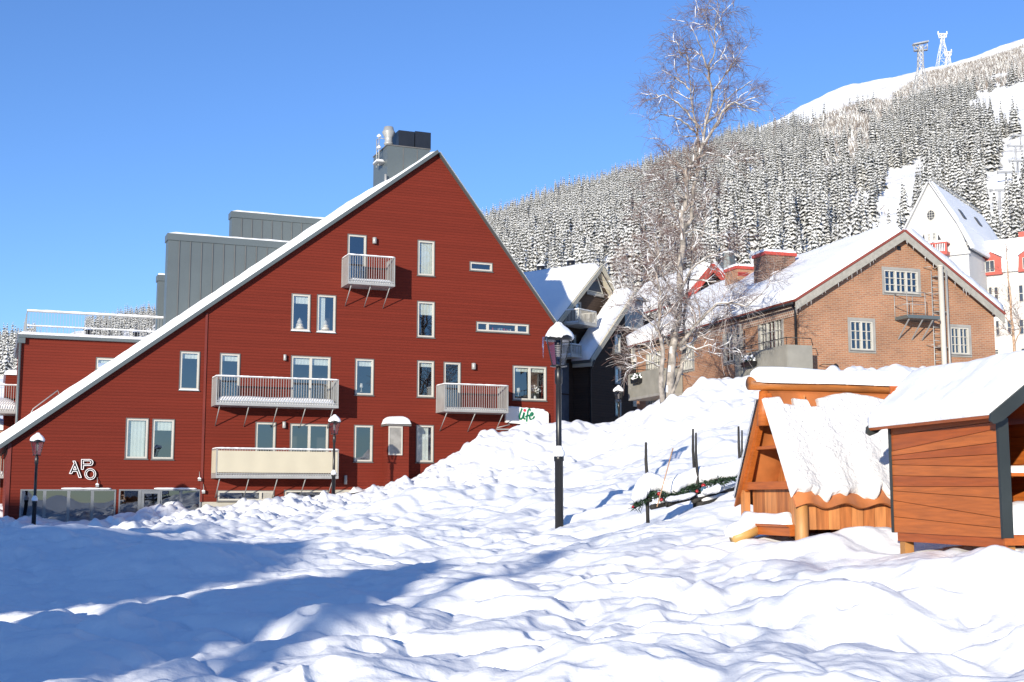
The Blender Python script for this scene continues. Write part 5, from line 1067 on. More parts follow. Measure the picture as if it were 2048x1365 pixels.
def children(out, snow, twig, pts, rs_, L, lev, rnd, droop, snowy, maxlev):
    if lev >= maxlev: return
    cnt = {0: max(4, int(L*2.6)), 1: max(5, int(L*5.5)), 2: max(5, int(L*11))}[lev]
    for c in range(cnt):
        t = rnd.uniform(.18, 1.0); i = min(len(pts)-2, int(t*(len(pts)-1))); a = pts[i].lerp(pts[i+1], rnd.random()); dd = (pts[i+1]-pts[i]).normalized()
        side = Vector((rnd.gauss(0,1), rnd.gauss(0,1), rnd.gauss(0,.7)+.25)); side = (side-dd*side.dot(dd)).normalized()
        ang = rnd.uniform(.45, 1.0); nd = dd*math.cos(ang)+side*math.sin(ang)
        l2 = {0: rnd.uniform(.7, 1.5)*(1-.35*t), 1: rnd.uniform(.35, .85), 2: rnd.uniform(.3, .75)}[lev]
        grow(out, snow, twig, a, nd, l2, max(.007, min(rs_[i]*.55, {0:.032,1:.013,2:.006}[lev])), lev+1, rnd, droop, snowy, maxlev)
birch = empty('birch_tree', (0,0,0), 'tall old leafless birch with snow on its limbs before the brick house', 'tree')
pb = at(1333, 815, 46); birch.location = pb
LIMBS = [ # pixel path, (r0, r1), depth drift, snow
 ([(1331,830),(1334,798),(1342,740),(1348,684),(1357,626),(1360,570),(1363,510),(1366,460),(1362,430),(1370,414),(1373,380),(1372,345),(1388,318),(1403,298),(1411,248),(1424,190),(1417,141),(1430,103),(1430,54),(1440,8)], .20, .012, 0),
 ([(1326,810),(1322,772),(1326,699),(1318,650),(1322,600),(1312,540),(1316,500)], .14, .02, -1.2),
 ([(1340,790),(1362,740),(1372,690),(1368,630),(1378,560),(1384,500)], .13, .02, .9),
 ([(1366,460),(1384,440),(1386,380),(1396,346),(1402,321),(1394,285),(1395,265),(1386,223),(1382,182),(1378,124),(1366,83)], .11, .012, .6),
 ([(1403,298),(1419,273),(1444,224),(1469,205),(1490,215),(1515,224)], .08, .02, -.8),
 ([(1411,248),(1432,232),(1448,203),(1473,182),(1506,161)], .07, .015, .7),
 ([(1388,318),(1410,310),(1440,312),(1468,325)], .05, .012, -.5),
 ([(1395,257),(1375,225),(1357,207),(1328,190),(1312,197)], .06, .012, .6),
 ([(1390,262),(1367,246),(1345,232),(1320,230),(1308,240)], .05, .012, -.7),
 ([(1382,182),(1365,166),(1345,153),(1324,141)], .045, .01, .5), ([(1417,141),(1405,110),(1399,91),(1388,66),(1382,50)], .045, .008, -.5), ([(1424,190),(1450,150),(1470,120),(1482,100)], .045, .008, .4),
 ([(1417,141),(1440,120),(1452,90)], .03, .008, .4), ([(1378,124),(1362,110),(1350,80)], .03, .008, -.3), ([(1430,103),(1418,70),(1412,35),(1405,15)], .03, .006, .2), ([(1430,54),(1442,40),(1447,18)], .02, .005, .1),
 ([(1371,400),(1350,380),(1330,372),(1310,350)], .05, .012, -.6), ([(1372,350),(1350,320),(1338,296)], .05, .012, .6),
 ([(1366,440),(1345,425),(1330,405),(1300,395)], .05, .012, .8), ([(1364,470),(1390,460),(1420,470),(1450,478)], .045, .012, -.8), ([(1384,440),(1400,420),(1425,412)], .04, .012, .6),
 ([(1358,693),(1375,672),(1390,652),(1412,628),(1434,608),(1465,606),(1493,614),(1522,590),(1537,573)], .10, .015, -1.0),
 ([(1360,700),(1382,688),(1405,667),(1434,640),(1455,628),(1478,612)], .08, .015, .8),
 ([(1358,596),(1368,568),(1381,541),(1400,525),(1422,511),(1452,500)], .08, .015, -.9),
 ([(1357,640),(1340,612),(1326,590),(1310,570),(1296,550),(1285,530),(1273,508)], .08, .015, .9),
 ([(1338,690),(1332,678),(1312,660),(1296,640),(1275,622),(1256,606)], .07, .015, -1.0), ([(1330,720),(1310,705),(1290,690),(1270,688),(1255,700)], .06, .015, .9), ([(1328,740),(1308,728),(1290,722),(1268,735)], .05, .012, -.7),
 ([(1357,600),(1345,585),(1337,573),(1325,548),(1317,523),(1311,480),(1306,455)], .07, .015, .3), ([(1378,560),(1400,560),(1425,565),(1450,560)], .05, .012, .8), ([(1372,690),(1392,700),(1420,690),(1440,700)], .05, .012, -.8),
 ([(1345,740),(1362,730),(1380,715),(1400,712)], .05, .012, .4), ([(1318,650),(1300,625),(1290,600),(1270,580)], .05, .012, -.5), ([(1316,520),(1300,500),(1290,470),(1280,440)], .045, .01, -.5), ([(1384,500),(1400,480),(1410,450),(1425,430)], .045, .01, .5)]
def make_birch():
    rnd = random.Random(31); tr = MB(); br = MB(); sn = MB(); tw = []
    snowy = lambda z: .45 if z < 8.5 else (.30 if z < 13 else .12)
    for pts, r0, r1, drift in LIMBS:
        n = len(pts); P_ = []
        for i, (x, y) in enumerate(pts):
            p = at(x, y, 46+drift*(i/(n-1))**.8 + (rnd.gauss(0,.06) if i else 0)); P_.append(p)
        # resample with a little crookedness
        Q = []
        for i in range(n-1):
            for k in range(3): Q.append(P_[i].lerp(P_[i+1], k/3)+Vector((rnd.gauss(0,.022), rnd.gauss(0,.022), rnd.gauss(0,.012)))*(1 if k else 0))
        Q.append(P_[-1]); m = len(Q); rs_ = [(r0+(r1-r0)*(i/(m-1))**.8)*(.82 if r0 < .2 else .95) for i in range(m)]
        tr.tube(Q, rs_, 9 if r0 > .1 else 6, 0)
        s0 = 0 if r0 < .1 else int(m*.15)
        L = sum((Q[i+1]-Q[i]).length for i in range(m-1)); dro = .16 if P_[-1].z > 9 else .06
        children(br, sn, tw, Q[s0:], rs_[s0:], L*(1.0 if r0 < .2 else .8), 0, rnd, dro, snowy, 3)
        # snow caught along the limb
        if r0 < .2:
            sp_ = [a+Vector((0,0,rs_[i]*.7)) for i, a in enumerate(Q)]; i = 0
            while i < m-2:
                k = rnd.randint(3, 9)
                if rnd.random() < (.75 if Q[i].z < 10 else .45):
                    seg = sp_[i:i+k]; 
                    if len(seg) > 2 and abs((seg[-1]-seg[0]).normalized().z) < .92: sn.tube(seg, [max(.014, rs_[min(i+j,m-1)]*.7)*(1.0 if 0 < j < len(seg)-1 else .5) for j in range(len(seg))], 6, 0)
                i += k
        else:
            for i in range(4, m-1, 2):
                if rnd.random() < .4: c = Q[i]; sn.tube([c+Vector((-.5*rs_[i],-.75*rs_[i],-.1)), c+Vector((-.4*rs_[i],-.8*rs_[i],.15))], [rs_[i]*.4, rs_[i]*.25], 6)
    t_o = tr.build('trunk', BARK, birch)
    lo = MB()
    for pts, rs_, z in tw:
        m = 0 if (z > 8 and rnd.random() < .88) or rnd.random() < .42 else 1
        lo.tube(pts, [max(.0035 if z > 8 else .005, r*.8) for r in rs_], 3, m, cap=False)
    c_ = br.build('branches', [M('branch_bark', (.26,.20,.17), .8, var=.5, scale=6)], birch); lo.build('twigs', [TWIG, TWIGF], c_); sn.build('branch_snow', SNOW, birch); print('birch', len(lo.f), len(br.f), len(sn.f))
make_birch()
def bare_tree(px, py, Y, H, seed, label, name='bare_birch', frost=.55, bark=None, group=None, spread=.35, dens=1.0):
    p = at(px, py, Y); t = empty(name, p, label, 'tree', group); rnd = random.Random(seed); tr = MB(); br = MB(); sn = MB(); tw = []
    pts = [p+Vector((0,0,-1))]; q = p.copy(); d = Vector((rnd.gauss(0,.05), rnd.gauss(0,.05), 1)); n = 14
    for i in range(n): pts.append(q.copy()); d = (d+Vector((rnd.gauss(0,.06), rnd.gauss(0,.06), .1))).normalized(); q = q+d*(H/n)
    r0 = H*.012; rs_ = [r0*(1-.9*i/n)+.006 for i in range(len(pts))]; tr.tube(pts, rs_, 7)
    for c in range(int(H*2.2*dens)):
        f = rnd.uniform(.22, .97); i = int(f*(n)); a = pts[i]; az = rnd.random()*6.28; el = rnd.uniform(.5, 1.1); L = H*spread*(1.1-f)*rnd.uniform(.6, 1.1)+.3
        grow(br, sn, tw, a, Vector((math.cos(az)*math.cos(el), math.sin(az)*math.cos(el), math.sin(el))), L, rs_[i]*.5, 1, rnd, .05, lambda z: frost, 3)
    tr.build('trunk', bark or BARK, t); lo = MB()
    for pp, rr_, z in tw: lo.tube(pp, [max(.006, r) for r in rr_], 3, 1 if rnd.random() < frost*.6 else 0, cap=False)
    c_ = br.build('branches', [bark or BARK], t); lo.build('twigs', [TWIG, TWIGF], c_)
    if sn.v: sn.build('branch_snow', SNOW, t)
    return t
for k, (px, py, Y, H, lb) in enumerate([(1275,640,92,7.5,'leftmost of the brown bare birches behind the big birch'),(1310,600,98,9,'brown bare birch low on the hillside left of the big trunk'),(1348,590,104,9.5,'brown bare birch directly behind the big birch trunk'),(1392,585,96,8.5,'brown bare birch right of the big trunk, left of the red gable'),(1245,650,88,5.5,'small bare birch at the peak of the brown house')]):
    bare_tree(px, py, Y, H, 50+k, lb, group='bare birches behind the big birch', dens=.7)
bare_tree(2030, 730, 66, 7.4, 77, 'slim young birch with pale orange trunk standing before the white hotel', name='young_birch', frost=.25, bark=M('orange_bark', (.42,.27,.17), .7, var=.5, scale=6), spread=.30, dens=.42)

# ------------------------------------------------------------ log playhouse
c0 = at(1601, 1080, 15.5); PH = Plane((c0.x, c0.y), (.961, .276)); zb = c0.z
W1, W2, W3 = M('wood_a', (.37,.092,.013), .5, var=.2, scale=1.2, stretch=(8,.8,30)), M('wood_b', (.33,.074,.010), .5, var=.2, scale=1.2, stretch=(8,.8,30)), M('wood_c', (.41,.110,.018), .5, var=.2, scale=1.2, stretch=(8,.8,30))
V1, V2 = M('upright_wood_a', (.46,.185,.060), .55, var=.3, scale=2, stretch=(9,9,1)), M('upright_wood_b', (.36,.125,.035), .55, var=.35, scale=2, stretch=(9,9,1))
play = empty('playhouse', PH.pt(1.2, zb, -.75), 'orange wooden A-frame playhouse with a log ridge and crusted snow on its roof', 'playhouse')
LN, WD = 2.45, 1.5; zr = 1.42; ze_ = -.10; oe = .12; om = -WD/2
def ridge_pt(s, f, side): # point on slope; f 0 ridge -> 1 eave ; side +1 near
    return PH.pt(s, zr-.04+(ze_-zr+.04)*f, om+(oe-om)*f*side if side > 0 else om-(oe-om)*f)
b = MB()
for side in (1, -1):
    NS = 60; top = []; 
    for i in range(NS+1):
        s = -.10+(LN+.2)*i/NS; row = []
        for j in range(9):
            f = j/8; w_ = .035*math.sin(s/.50*2*math.pi+.7)*f**1.5; p = ridge_pt(s, f, side); p = p+Vector((PH.n.x*side*w_*.8, PH.n.y*side*w_*.8, w_*.9)); row.append(p)
        top.append(row)
    vs = [p for row in top for p in row]; k = 9; fs = [(i*k+j, i*k+j+1, (i+1)*k+j+1, (i+1)*k+j) for i in range(NS) for j in range(8)]
    off = Vector((PH.n.x*side, PH.n.y*side, .45))*-.03; b.add(vs, fs if side > 0 else [tuple(reversed(f)) for f in fs], 0, True); b.add([p+off for p in vs], [tuple(reversed(f)) for f in fs] if side > 0 else fs, 0, True)
    for i in range(NS): b.add([top[i][8], top[i+1][8], top[i+1][8]+off, top[i][8]+off], [(0,1,2,3)]); 
    for e in (0, NS):
        for j in range(8): b.add([top[e][j], top[e][j+1], top[e][j+1]+off, top[e][j]+off], [(0,1,2,3)])
b.build('roof', [M('roof_wood', (.36,.12,.035), .5, var=.3, scale=3)], play)
# crusted snow on the near slope, ragged towards the eave
def crust(side, f0, f1, t0, seed, rag):
    NS, NJ = 190, 120; vs = []; mask = []
    for i in range(NS+1):
        s = -.13+(LN+.24)*i/NS; fr_ = f1 + rag*(.9*abs(float(pnoise(s*3.4, 1.3, seed)))+.8*float(pnoise(s*9, 3.3, seed))) - rag*.6 - rag*.7*abs(math.sin(s/.50*math.pi+.35))**6
        ft = f0+.05*float(pnoise(s*2.2, 8.1, seed)) + (.07 if .1 < s < .8 and float(pnoise(s*5, 2.2, seed)) > 0 else 0)
        for j in range(NJ+1):
            g = j/NJ; f = ft+(fr_-ft)*g; e = min(g*22, (1-g)*28, i/NS*70, (1-i/NS)*70, 1); h = t0*math.sqrt(max(0, 1-(1-e)**2))
            q = float(pnoise(s*7, f*12, seed+2))*.5+float(pnoise(s*15, f*26, seed+3))*.45+float(pnoise(s*2.2, f*2.5, seed+4))*.6; h = h*(1+.20*q)
            w_ = .035*math.sin(s/.50*2*math.pi+.7)*f**1.5; p = ridge_pt(s, f, side)+Vector((PH.n.x*side*w_*.8, PH.n.y*side*w_*.8, w_*.9)); vs.append(p+Vector((PH.n.x*side*.86, PH.n.y*side*.86, .5))*(h+.002))
    k = NJ+1; fs = [(i*k+j, i*k+j+1, (i+1)*k+j+1, (i+1)*k+j) for i in range(NS) for j in range(NJ)]
    return vs, fs if side > 0 else [tuple(reversed(f)) for f in fs]
b = MB(); vs, fs = crust(1, .06, .97, .085, 3, .09); b.add(vs, fs, 0, True); vs, fs = crust(-1, .06, .95, .08, 5, .05); b.add(vs, fs, 0, True); b.build('roof_snow', SNOWC, play)
b = MB(); b.tube([PH.pt(s, zr+.045, om) for s in (-.27, .6, 1.6, LN+.3)], [.088,.085,.09,.085], 16, 0); b.build('ridge_log', [LOG], play)
b = MB(); n = 90; k = 14; vs = []
for i in range(n+1):
    s = -.26+(LN+.5)*i/n; e = min(1, i/4, (n-i)/4); h = .26*(1+.08*float(pnoise(s*1.4, 4, 1))); cut = .85 if (abs((s*1000) % 430-215) < 14) else 1
    for j in range(k):
        a = -.35+(math.pi+.7)*j/(k-1); rr_ = .145*(1+.10*float(pnoise(s*3, j*.5, 6)))*cut*math.sqrt(e); vs.append(PH.pt(s, zr+.10+(h-.10)*max(math.sin(a), -.3)*math.sqrt(e)**.7, om+rr_*math.cos(a)))
b.add(vs, [(i*k+j, (i+1)*k+j, (i+1)*k+j+1, i*k+j+1) for i in range(n) for j in range(k-1)]+[tuple(j for j in range(k-1,-1,-1)), tuple(n*k+j for j in range(k))], 0, True)
b.add([PH.pt(-.26, zr+.06, om+.12), PH.pt(LN+.24, zr+.06, om+.12), PH.pt(LN+.24, zr+.06, om-.12), PH.pt(-.26, zr+.06, om-.12)], [(3,2,1,0)]); b.build('ridge_snow', SNOW, play)
# side wall planks
b = MB(); n = 15; w_ = LN/n
for i in range(n): b.pbox(PH, .08+w_*i, .08+w_*(i+1)-.006, zb+.12, ze_+.22, -.05+RND.uniform(-.004,.004), -.02, i % 2)
b.build('side_wall', [V1, V2], play)
b = MB(); b.pbox(PH, .5, LN+.04, zb-.1, ze_+.15, -WD, -WD+.03, 0); b.pbox(PH, LN-.05, LN, zb+.1, ze_+.3, -WD+.1, -.1, 0); b.prism([PH.pt(LN-.04, ze_+.3, -.1), PH.pt(LN-.04, ze_+.3, -WD+.1), PH.pt(LN-.04, zr-.1, om)], PH.pt(.03,0,0)-PH.pt(0,0,0)); b.build('back_wall', [V2], play)
b = MB(); b.lathe(PH.pt(.02, zb-.3, .0), [(.088,0),(.085,.3),(.082,ze_-zb+.36)], 16); b.build('corner_post', [M('pale_post', (.42,.20,.065), .55, var=.3, scale=3, stretch=(3,3,.6))], play)
b = MB(); b.pbox(PH, -.04, .04, zb-.05, .12, -WD-.02, -WD+.10); b.build('corner_post', [V1], play)
# gable front: rafters, shelves, panels
b = MB()
for side in (1, -1):
    A_ = PH.pt(-.02, zr-.10, om+.02*side); B_ = PH.pt(-.02, .10, om+(WD/2-.10)*side); b.bar(A_, B_, .10, .07, 0, up=(PH.d.x, PH.d.y, 0))
b.build('rafter', [W1], play)
b = MB(); b.tube([PH.pt(-.06, zr-.05, om), PH.pt(-.06, zr-.5, om)], [.06,.10], 12); b.build('gable_cap', [W3], play)
def wat(z): return (zr-.1-z)/(zr-.1-.10)*(WD/2-.10)
b = MB(); b.pbox(PH, -.05, .03, .10, .20, -WD+.02, -.02, 0); b.pbox(PH, -.03, .45, .62, .66, om-wat(.64), om+wat(.64), 0); b.pbox(PH, .0, .45, .16, .20, -WD+.1, -.1, 0); b.build('shelf', [W1], play)
b = MB()
for k in range(7): o0 = -WD+.12+k*.19; zt_ = min(zr-.12, zr-.1-(abs(o0+.09-om))*(zr-.2)/(WD/2-.02)); b.pbox(PH, .45, .47, .16, max(.2, zt_+.05), o0, o0+.184, k % 2)
for k in range(4): o0 = -WD+.14+k*.33; b.pbox(PH, .06, .08, zb+.12, .10, o0, o0+.324, k % 2)
b.build('front_panel', [V2, V1], play)
b = MB(); b.pbox(PH, -.10, .04, zb+.04, zb+.15, -WD+.05, -.08, 0); b.pbox(PH, -.14, .02, zb+.151, zb+.18, -WD+.05, -.08, 0); b.pbox(PH, -.02, .03, zb+.12, .10, -.17, -.09, 1); b.build('bench', [W1, V1], play)
b = MB(); snow_slab(b, PH.pt(-.15, zb+.182, -WD+.1), PH.pt(0,0,WD-.25)-PH.pt(0,0,0), PH.pt(.2,0,0)-PH.pt(0,0,0), (0,0,1), .15, 16, 8, .03, 9, edge=.08)
b.build('bench_snow', SNOW, play)
b = MB(); b.tube([PH.pt(.0, zb+.12, -1.0), PH.pt(-.45, zb-.02, -.95)], [.07,.075], 12); b.build('log_peg', [M('yellow_log', (.42,.24,.07), .5, var=.2)], play)
b = MB(); snow_line(b, [PH.pt(-.05, zb+.20, -1.0), PH.pt(-.55, zb+.03, -.95)], .16, .06, 5, n=6); b.build('peg_snow', SNOW, play)

# ------------------------------------------------------------ market stall
nr = at(2006, 1075, 12.4); SP = Plane((nr.x-.2174*2.08, nr.y+.976*2.08), (.2174, -.976)); SL = 2.08
z0s = nr.z+.01; z1s = .80
stall = empty('market_stall', SP.pt(1.0, z0s-.3, -.6), 'orange plank market stall with snowy roof and dark green trim at the right edge', 'stall')
fl = [0,.077,.23,.274,.315,.358,.46,.564,.606,.696,.85,1]; fr2 = [0,.044,.104,.215,.3125,.419,.51,.581,.6775,.835,.919,1]
b = MB(); Hh = z1s-z0s+.02; rj = random.Random(2)
for k in range(11):
    a, c_, d_, e_ = z1s-Hh*fl[k]-.003, z1s-Hh*fl[k+1]+.003, z1s-Hh*fr2[k+1]+.003, z1s-Hh*fr2[k]-.003; o = rj.uniform(-.003, .003); b.pprism(SP, [(0.0, a), (0.0, c_), (SL, d_), (SL, e_)], -.03+o, o, rj.randrange(3))
b.sheet(SP, [(0,z0s),(SL,z0s),(SL,z1s),(0,z1s)], out=-.034, m=1); b.pbox(SP, .01, SL-.01, z0s, z1s, -.05, -.036, 1)
b.pbox(SP, -.02, 0, z0s, z1s, -1.2, 0, 1)
WB = 1.2
b.pbox(SP, -.018, -.001, z0s, 1.28, -WB, -.02, 1)
for k in range(9): z = z0s+(1.25-z0s)*k/9; b.pbox(SP, .0, .02, z, z+(1.25-z0s)/9-.006, -WB, -.06, k % 3)
for k in range(8): z = z0s+Hh*k/8; b.pbox(SP, .0, SL, z, z+Hh/8-.006, -WB-.03, -WB, k % 3)
b.pbox(SP, .0, SL, z0s, z1s, -WB-.045, -WB-.031, 1)
b.build('wall', [W1, W2, W3], stall)
for q in ((SL-.01, SL+.03, z0s-.02, z1s-.02, -.10, .015), (-.035, .015, z0s-.02, z1s, -.04, .012), (SL, SL+.03, z0s, z1s, -WB-.04, -WB+.06)): b = MB(); b.pbox(SP, *q); b.build('corner_trim', [GREENB], stall)
b = MB(); b.pbox(SP, .04, SL+.0, z0s-.115, z0s-.01, -.05, -.02, 1); b.pbox(SP, SL+.0, SL+.025, z0s-.09, z0s-.0, -WB, .0, 0); b.pbox(SP, .02, SL, z0s-.01, z0s+.01, -WB, -.06, 1); b.build('floor_frame', [W1, W2], stall)
for a, o in ((.10, -.10), (SL-.12, -.12), (.10, -WB+.05), (SL-.12, -WB+.05)): b = MB(); b.pbox(SP, a-.05, a+.06, z0s-.5, z0s-.012, o-.05, o+.06); b.build('leg', [M('leg_wood', (.36,.17,.05), .6, var=.2, scale=3)], stall)
rz = 1.33; b = MB(); e0_ = (.15, .83-.10); 
A_ = SP.pt(-.17, .80-.03, .16); up_ = SP.pt(-.17, rz, -WB/2)-A_; al = SP.pt(SL+.34,0,0)-SP.pt(0,0,0); nn = up_.cross(al).normalized(); nn = nn if nn.z > 0 else -nn
b.prism([A_, A_+up_, A_+up_+nn*.035, A_+nn*.035], al, 0)
A2 = SP.pt(-.17, .80-.03, -WB-.16); up2 = SP.pt(-.17, rz, -WB/2)-A2; n2 = up2.cross(al).normalized(); n2 = n2 if n2.z > 0 else -n2; b.prism([A2, A2+up2, A2+up2+n2*.035, A2+n2*.035], al, 0); b.build('roof', [W2], stall)
b = MB()
for ss, w_ in ((SL+.171, .03), (-.20, .03)):
    for so_, ez in ((1, 0), (-1, 0)):
        lo = (.20 if so_ > 0 else -WB-.20); pts = []; dx = (-WB/2-lo); dz_ = (rz+.01)-(.80-.05); L_ = math.hypot(dx, dz_); ux, uz = dx/L_, dz_/L_; px_, pz_ = -uz*(1 if so_ > 0 else -1)*-1, abs(ux)
        # board cross-section perpendicular to the slope, rounded lower end
        nx, nz_ = (uz, -ux) if so_ < 0 else (-uz, ux); 
        if nz_ > 0: nx, nz_ = -nx, -nz_
        hw_ = .13; c1 = (lo, .80-.02); poly = [(c1[0], c1[1]+.03), (c1[0]+ux*L_, c1[1]+.03+uz*L_), (c1[0]+ux*L_+nx*0, c1[1]+.03+uz*L_-hw_/abs(ux)), (c1[0]+ux*.06+nx*hw_, c1[1]+.03+uz*.06+nz_*hw_), (c1[0]-ux*.03+nx*hw_*.8, c1[1]+.03-uz*.03+nz_*hw_*.8), (c1[0]-ux*.05+nx*hw_*.4, c1[1]+.03-uz*.05+nz_*hw_*.4)]
        b = MB(); b.prism([SP.pt(ss, z, o) for o, z in poly], SP.pt(w_,0,0)-SP.pt(0,0,0), 0); b.build('barge_board', [GREENB], stall)
b = MB(); snow_slab(b, A_+nn*.037-al*.0, al, up_, nn, .20, 60, 30, .035, 71, edge=.16, tf=lambda a, c: .8+.35*float(sstep(0,1,c))); snow_slab(b, A2+n2*.037, al, up2, n2, .20, 20, 12, .03, 72, edge=.2); b.build('roof_snow', SNOW, stall)
b = MB(); b.pbox(SP, .9, 1.35, .22, .255, -WB, -.06, 0); b.build('counter', [W3], stall); b = MB(); snow_slab(b, SP.pt(.92, .257, -.08), SP.pt(.4,0,0)-SP.pt(0,0,0), SP.pt(0,0,-WB+.1)-SP.pt(0,0,0), (0,0,1), .10, 10, 10, .03, 5)
snow_slab(b, SP.pt(1.2, z0s+.012, -.12), SP.pt(SL-1.25,0,0)-SP.pt(0,0,0), SP.pt(0,0,-WB+.15)-SP.pt(0,0,0), (0,0,1), .34, 14, 14, .05, 6, edge=.4); b.build('inner_snow', SNOW, stall)

# ------------------------------------------------------------ round-pole fence with garland
FY = 21.0; fc = at(1385, 1008, FY); fence = empty('pole_fence', fc, 'dark round-pole fence with paired uprights and slanting rails half buried in snow', 'fence')
def pole(x0, y0, x1, y1, Y0, r=.025, Y1=None, m=None, name='upright_pole', par=None, below=.3):
    p = at(x0, y0, Y0); q = at(x1, y1, Y1 or Y0); d = (p-q).normalized(); b = MB(); b.tube([q-d*below, q, q.lerp(p,.35)+Vector((.01,0,0)), q.lerp(p,.7)-Vector((.008,0,0)), p], [r,r,r*.95,r*.85,r*.6], 7); return b.build(name, m or WOODD, par)
for (x0,y0,x1,y1,Y,r) in ((1292,885,1295,1010,21,.032),(1386,858,1389,1002,21.3,.028),(1392,866,1395,1004,20.9,.026),(1477,853,1483,1000,21.4,.030),(1484,861,1487,1000,21,.022)): pole(x0,y0,x1,y1,Y,r,par=fence)
b = MB(); b.pbox(Plane((0,0),(1,0)), 0,0.001,0,0.001,0,0.001) if 0 else None
for (x0,y0,x1,y1) in ((1312,1013,1400,992),(1395,1000,1480,975),(1405,1008,1482,988),(1340,1008,1398,985),(1465,1012,1500,1003)):
    p = at(x0,y0,20.8); q = at(x1,y1,21.6); b = MB(); b.tube([p-(q-p)*.1, p, q, q+(q-p)*.1], .045, 7); b.build('slanting_rail', WOODD, fence)
    b = MB(); snow_line(b, [p+Vector((0,0,.045)), q+Vector((0,0,.045))], .075, .03, int(x0)); b.build('rail_snow', SNOW, fence)
b = MB(); c = at(1296, 985, 20.95)
for k in range(5): z = c.z-.14+k*.045; b.tube([(c.x+.06*math.cos(a), c.y+.06*math.sin(a), z+.012*math.sin(a)) for a in [i*math.pi/6 for i in range(13)]], .016, 5, cap=False)
b.build('withy_binding', WOODD, fence)
gl_ = empty('garland', at(1390, 975, 20.8), 'snow-loaded green spruce garland with red baubles draped along the pole fence', 'garland')
path = [(1268,1012,20.9),(1282,1006,20.9),(1300,985,20.9),(1318,990,20.8),(1335,992,20.8),(1352,990,20.8),(1372,980,20.9),(1392,975,20.9),(1412,966,21),(1435,965,21),(1455,958,21.1),(1472,950,21.2),(1490,944,21.3)]
PT = [at(*q) for q in path]; b = MB(); r = random.Random(3)
for i in range(len(PT)-1):
    for k in range(110):
        c = PT[i].lerp(PT[i+1], r.random())+Vector((r.gauss(0,.02), r.gauss(0,.03), r.gauss(0,.035))); a = r.random()*6.28; e = r.uniform(-.6,1); l_ = r.uniform(.05,.12); d = Vector((math.cos(a)*math.cos(e), math.sin(a)*math.cos(e), math.sin(e)-.4)).normalized(); s_ = d.cross(Vector((r.gauss(0,1), r.gauss(0,1), r.gauss(0,1)))).normalized()*.012
        b.add([c-s_, c+s_, c+d*l_+s_*.3, c+d*l_-s_*.3], [(0,1,2,3)])
b.build('needles', GARL, gl_)
RB = M('red_bauble', (.30,.008,.012), .25)
for x, y, Y, q in ((1318,988,20.68,.032),(1323,1000,20.68,.028),(1407,972,20.75,.038),(1413,978,20.8,.03),(1266,1014,20.8,.022),(1394,983,20.7,.026)):
    c = at(x, y, Y); b = MB(); b.lathe(c, [(q*math.sin(t), -q*math.cos(t)) for t in [.02+i*math.pi/8*.99 for i in range(9)]], 14); b.build('bauble', RB, gl_)
b = MB(); c = at(1408, 980, 20.7); b.lathe(c, [(.03*math.sin(t)*2, -.06*math.cos(t)) for t in [.02+i*math.pi/8*.99 for i in range(9)]], 12); b.build('bauble', M('blue_bauble', (.05,.10,.14), .15), gl_)
# snow lying over the garland: upper lump and lower lump
def snow_wall(b, pts, seed):
    """pts: (px, ytop, ybottom, Y) columns; thick rounded bank of clinging snow"""
    n = len(pts); K = 12; rows = []
    N_ = (n-1)*10
    for i in range(N_+1):
        f = i/10; j = min(int(f), n-2); t = f-j; x, yt, yb, Y = [pts[j][q]+(pts[j+1][q]-pts[j][q])*t for q in range(4)]
        T_, B_ = at(x, yt, Y), at(x, yb, Y); e = math.sqrt(min(1, i/6, (N_-i)/6)); row = []
        for k in range(K):
            a = 2*math.pi*k/K; hh = (T_.z-B_.z)/2*e*(1+.10*float(pnoise(f*1.7, k*.7, seed))); row.append(Vector((T_.x, T_.y + .20*math.cos(a)*e*(1+.2*float(pnoise(f*2.1, k*.6, seed+1))), (T_.z+B_.z)/2+hh*math.sin(a)*(1+.14*float(pnoise(f*5.3, k*.9, seed+2))))))
        rows.append(row)
    b.add([p for r_ in rows for p in r_], [(i*K+j, i*K+(j+1)%K, (i+1)*K+(j+1)%K, (i+1)*K+j) for i in range(N_) for j in range(K)]+[tuple(range(K-1,-1,-1)), tuple(N_*K+j for j in range(K))], 0, True)
b = MB(); snow_wall(b, [(1262,985,1008,20.9),(1275,960,1006,20.9),(1288,948,1000,20.9),(1300,944,984,20.9),(1318,950,982,20.9),(1334,958,992,20.9),(1350,952,990,20.9),(1372,942,976,21.0),(1395,933,974,21.1),(1420,932,964,21.1),(1450,926,961,21.2),(1475,918,953,21.2),(1495,916,948,21.3)], 4)
snow_wall(b, [(1330,992,1008,20.7),(1350,992,1003,20.7),(1370,988,1000,20.7),(1392,982,994,20.7)], 7); snow_wall(b, [(1402,978,992,20.7),(1420,975,988,20.7),(1436,968,986,20.7),(1440,970,980,20.7)], 8); b.build('garland_snow', SNOW, gl_)
b = MB(); p = at(1346, 897, 20.4); q = at(1314, 1014, 20.2); b.tube([q, p], .010, 8); o = b.build('broom_handle', M('pale_stick', (.40,.24,.14), .6)); tag(o, 'thin pale wooden stick leaning in the snow in front of the fence', 'stick')
b = MB(); snow_line(b, [q.lerp(p,.3)+Vector((0,0,.01)), p], .02, .012, 3); 

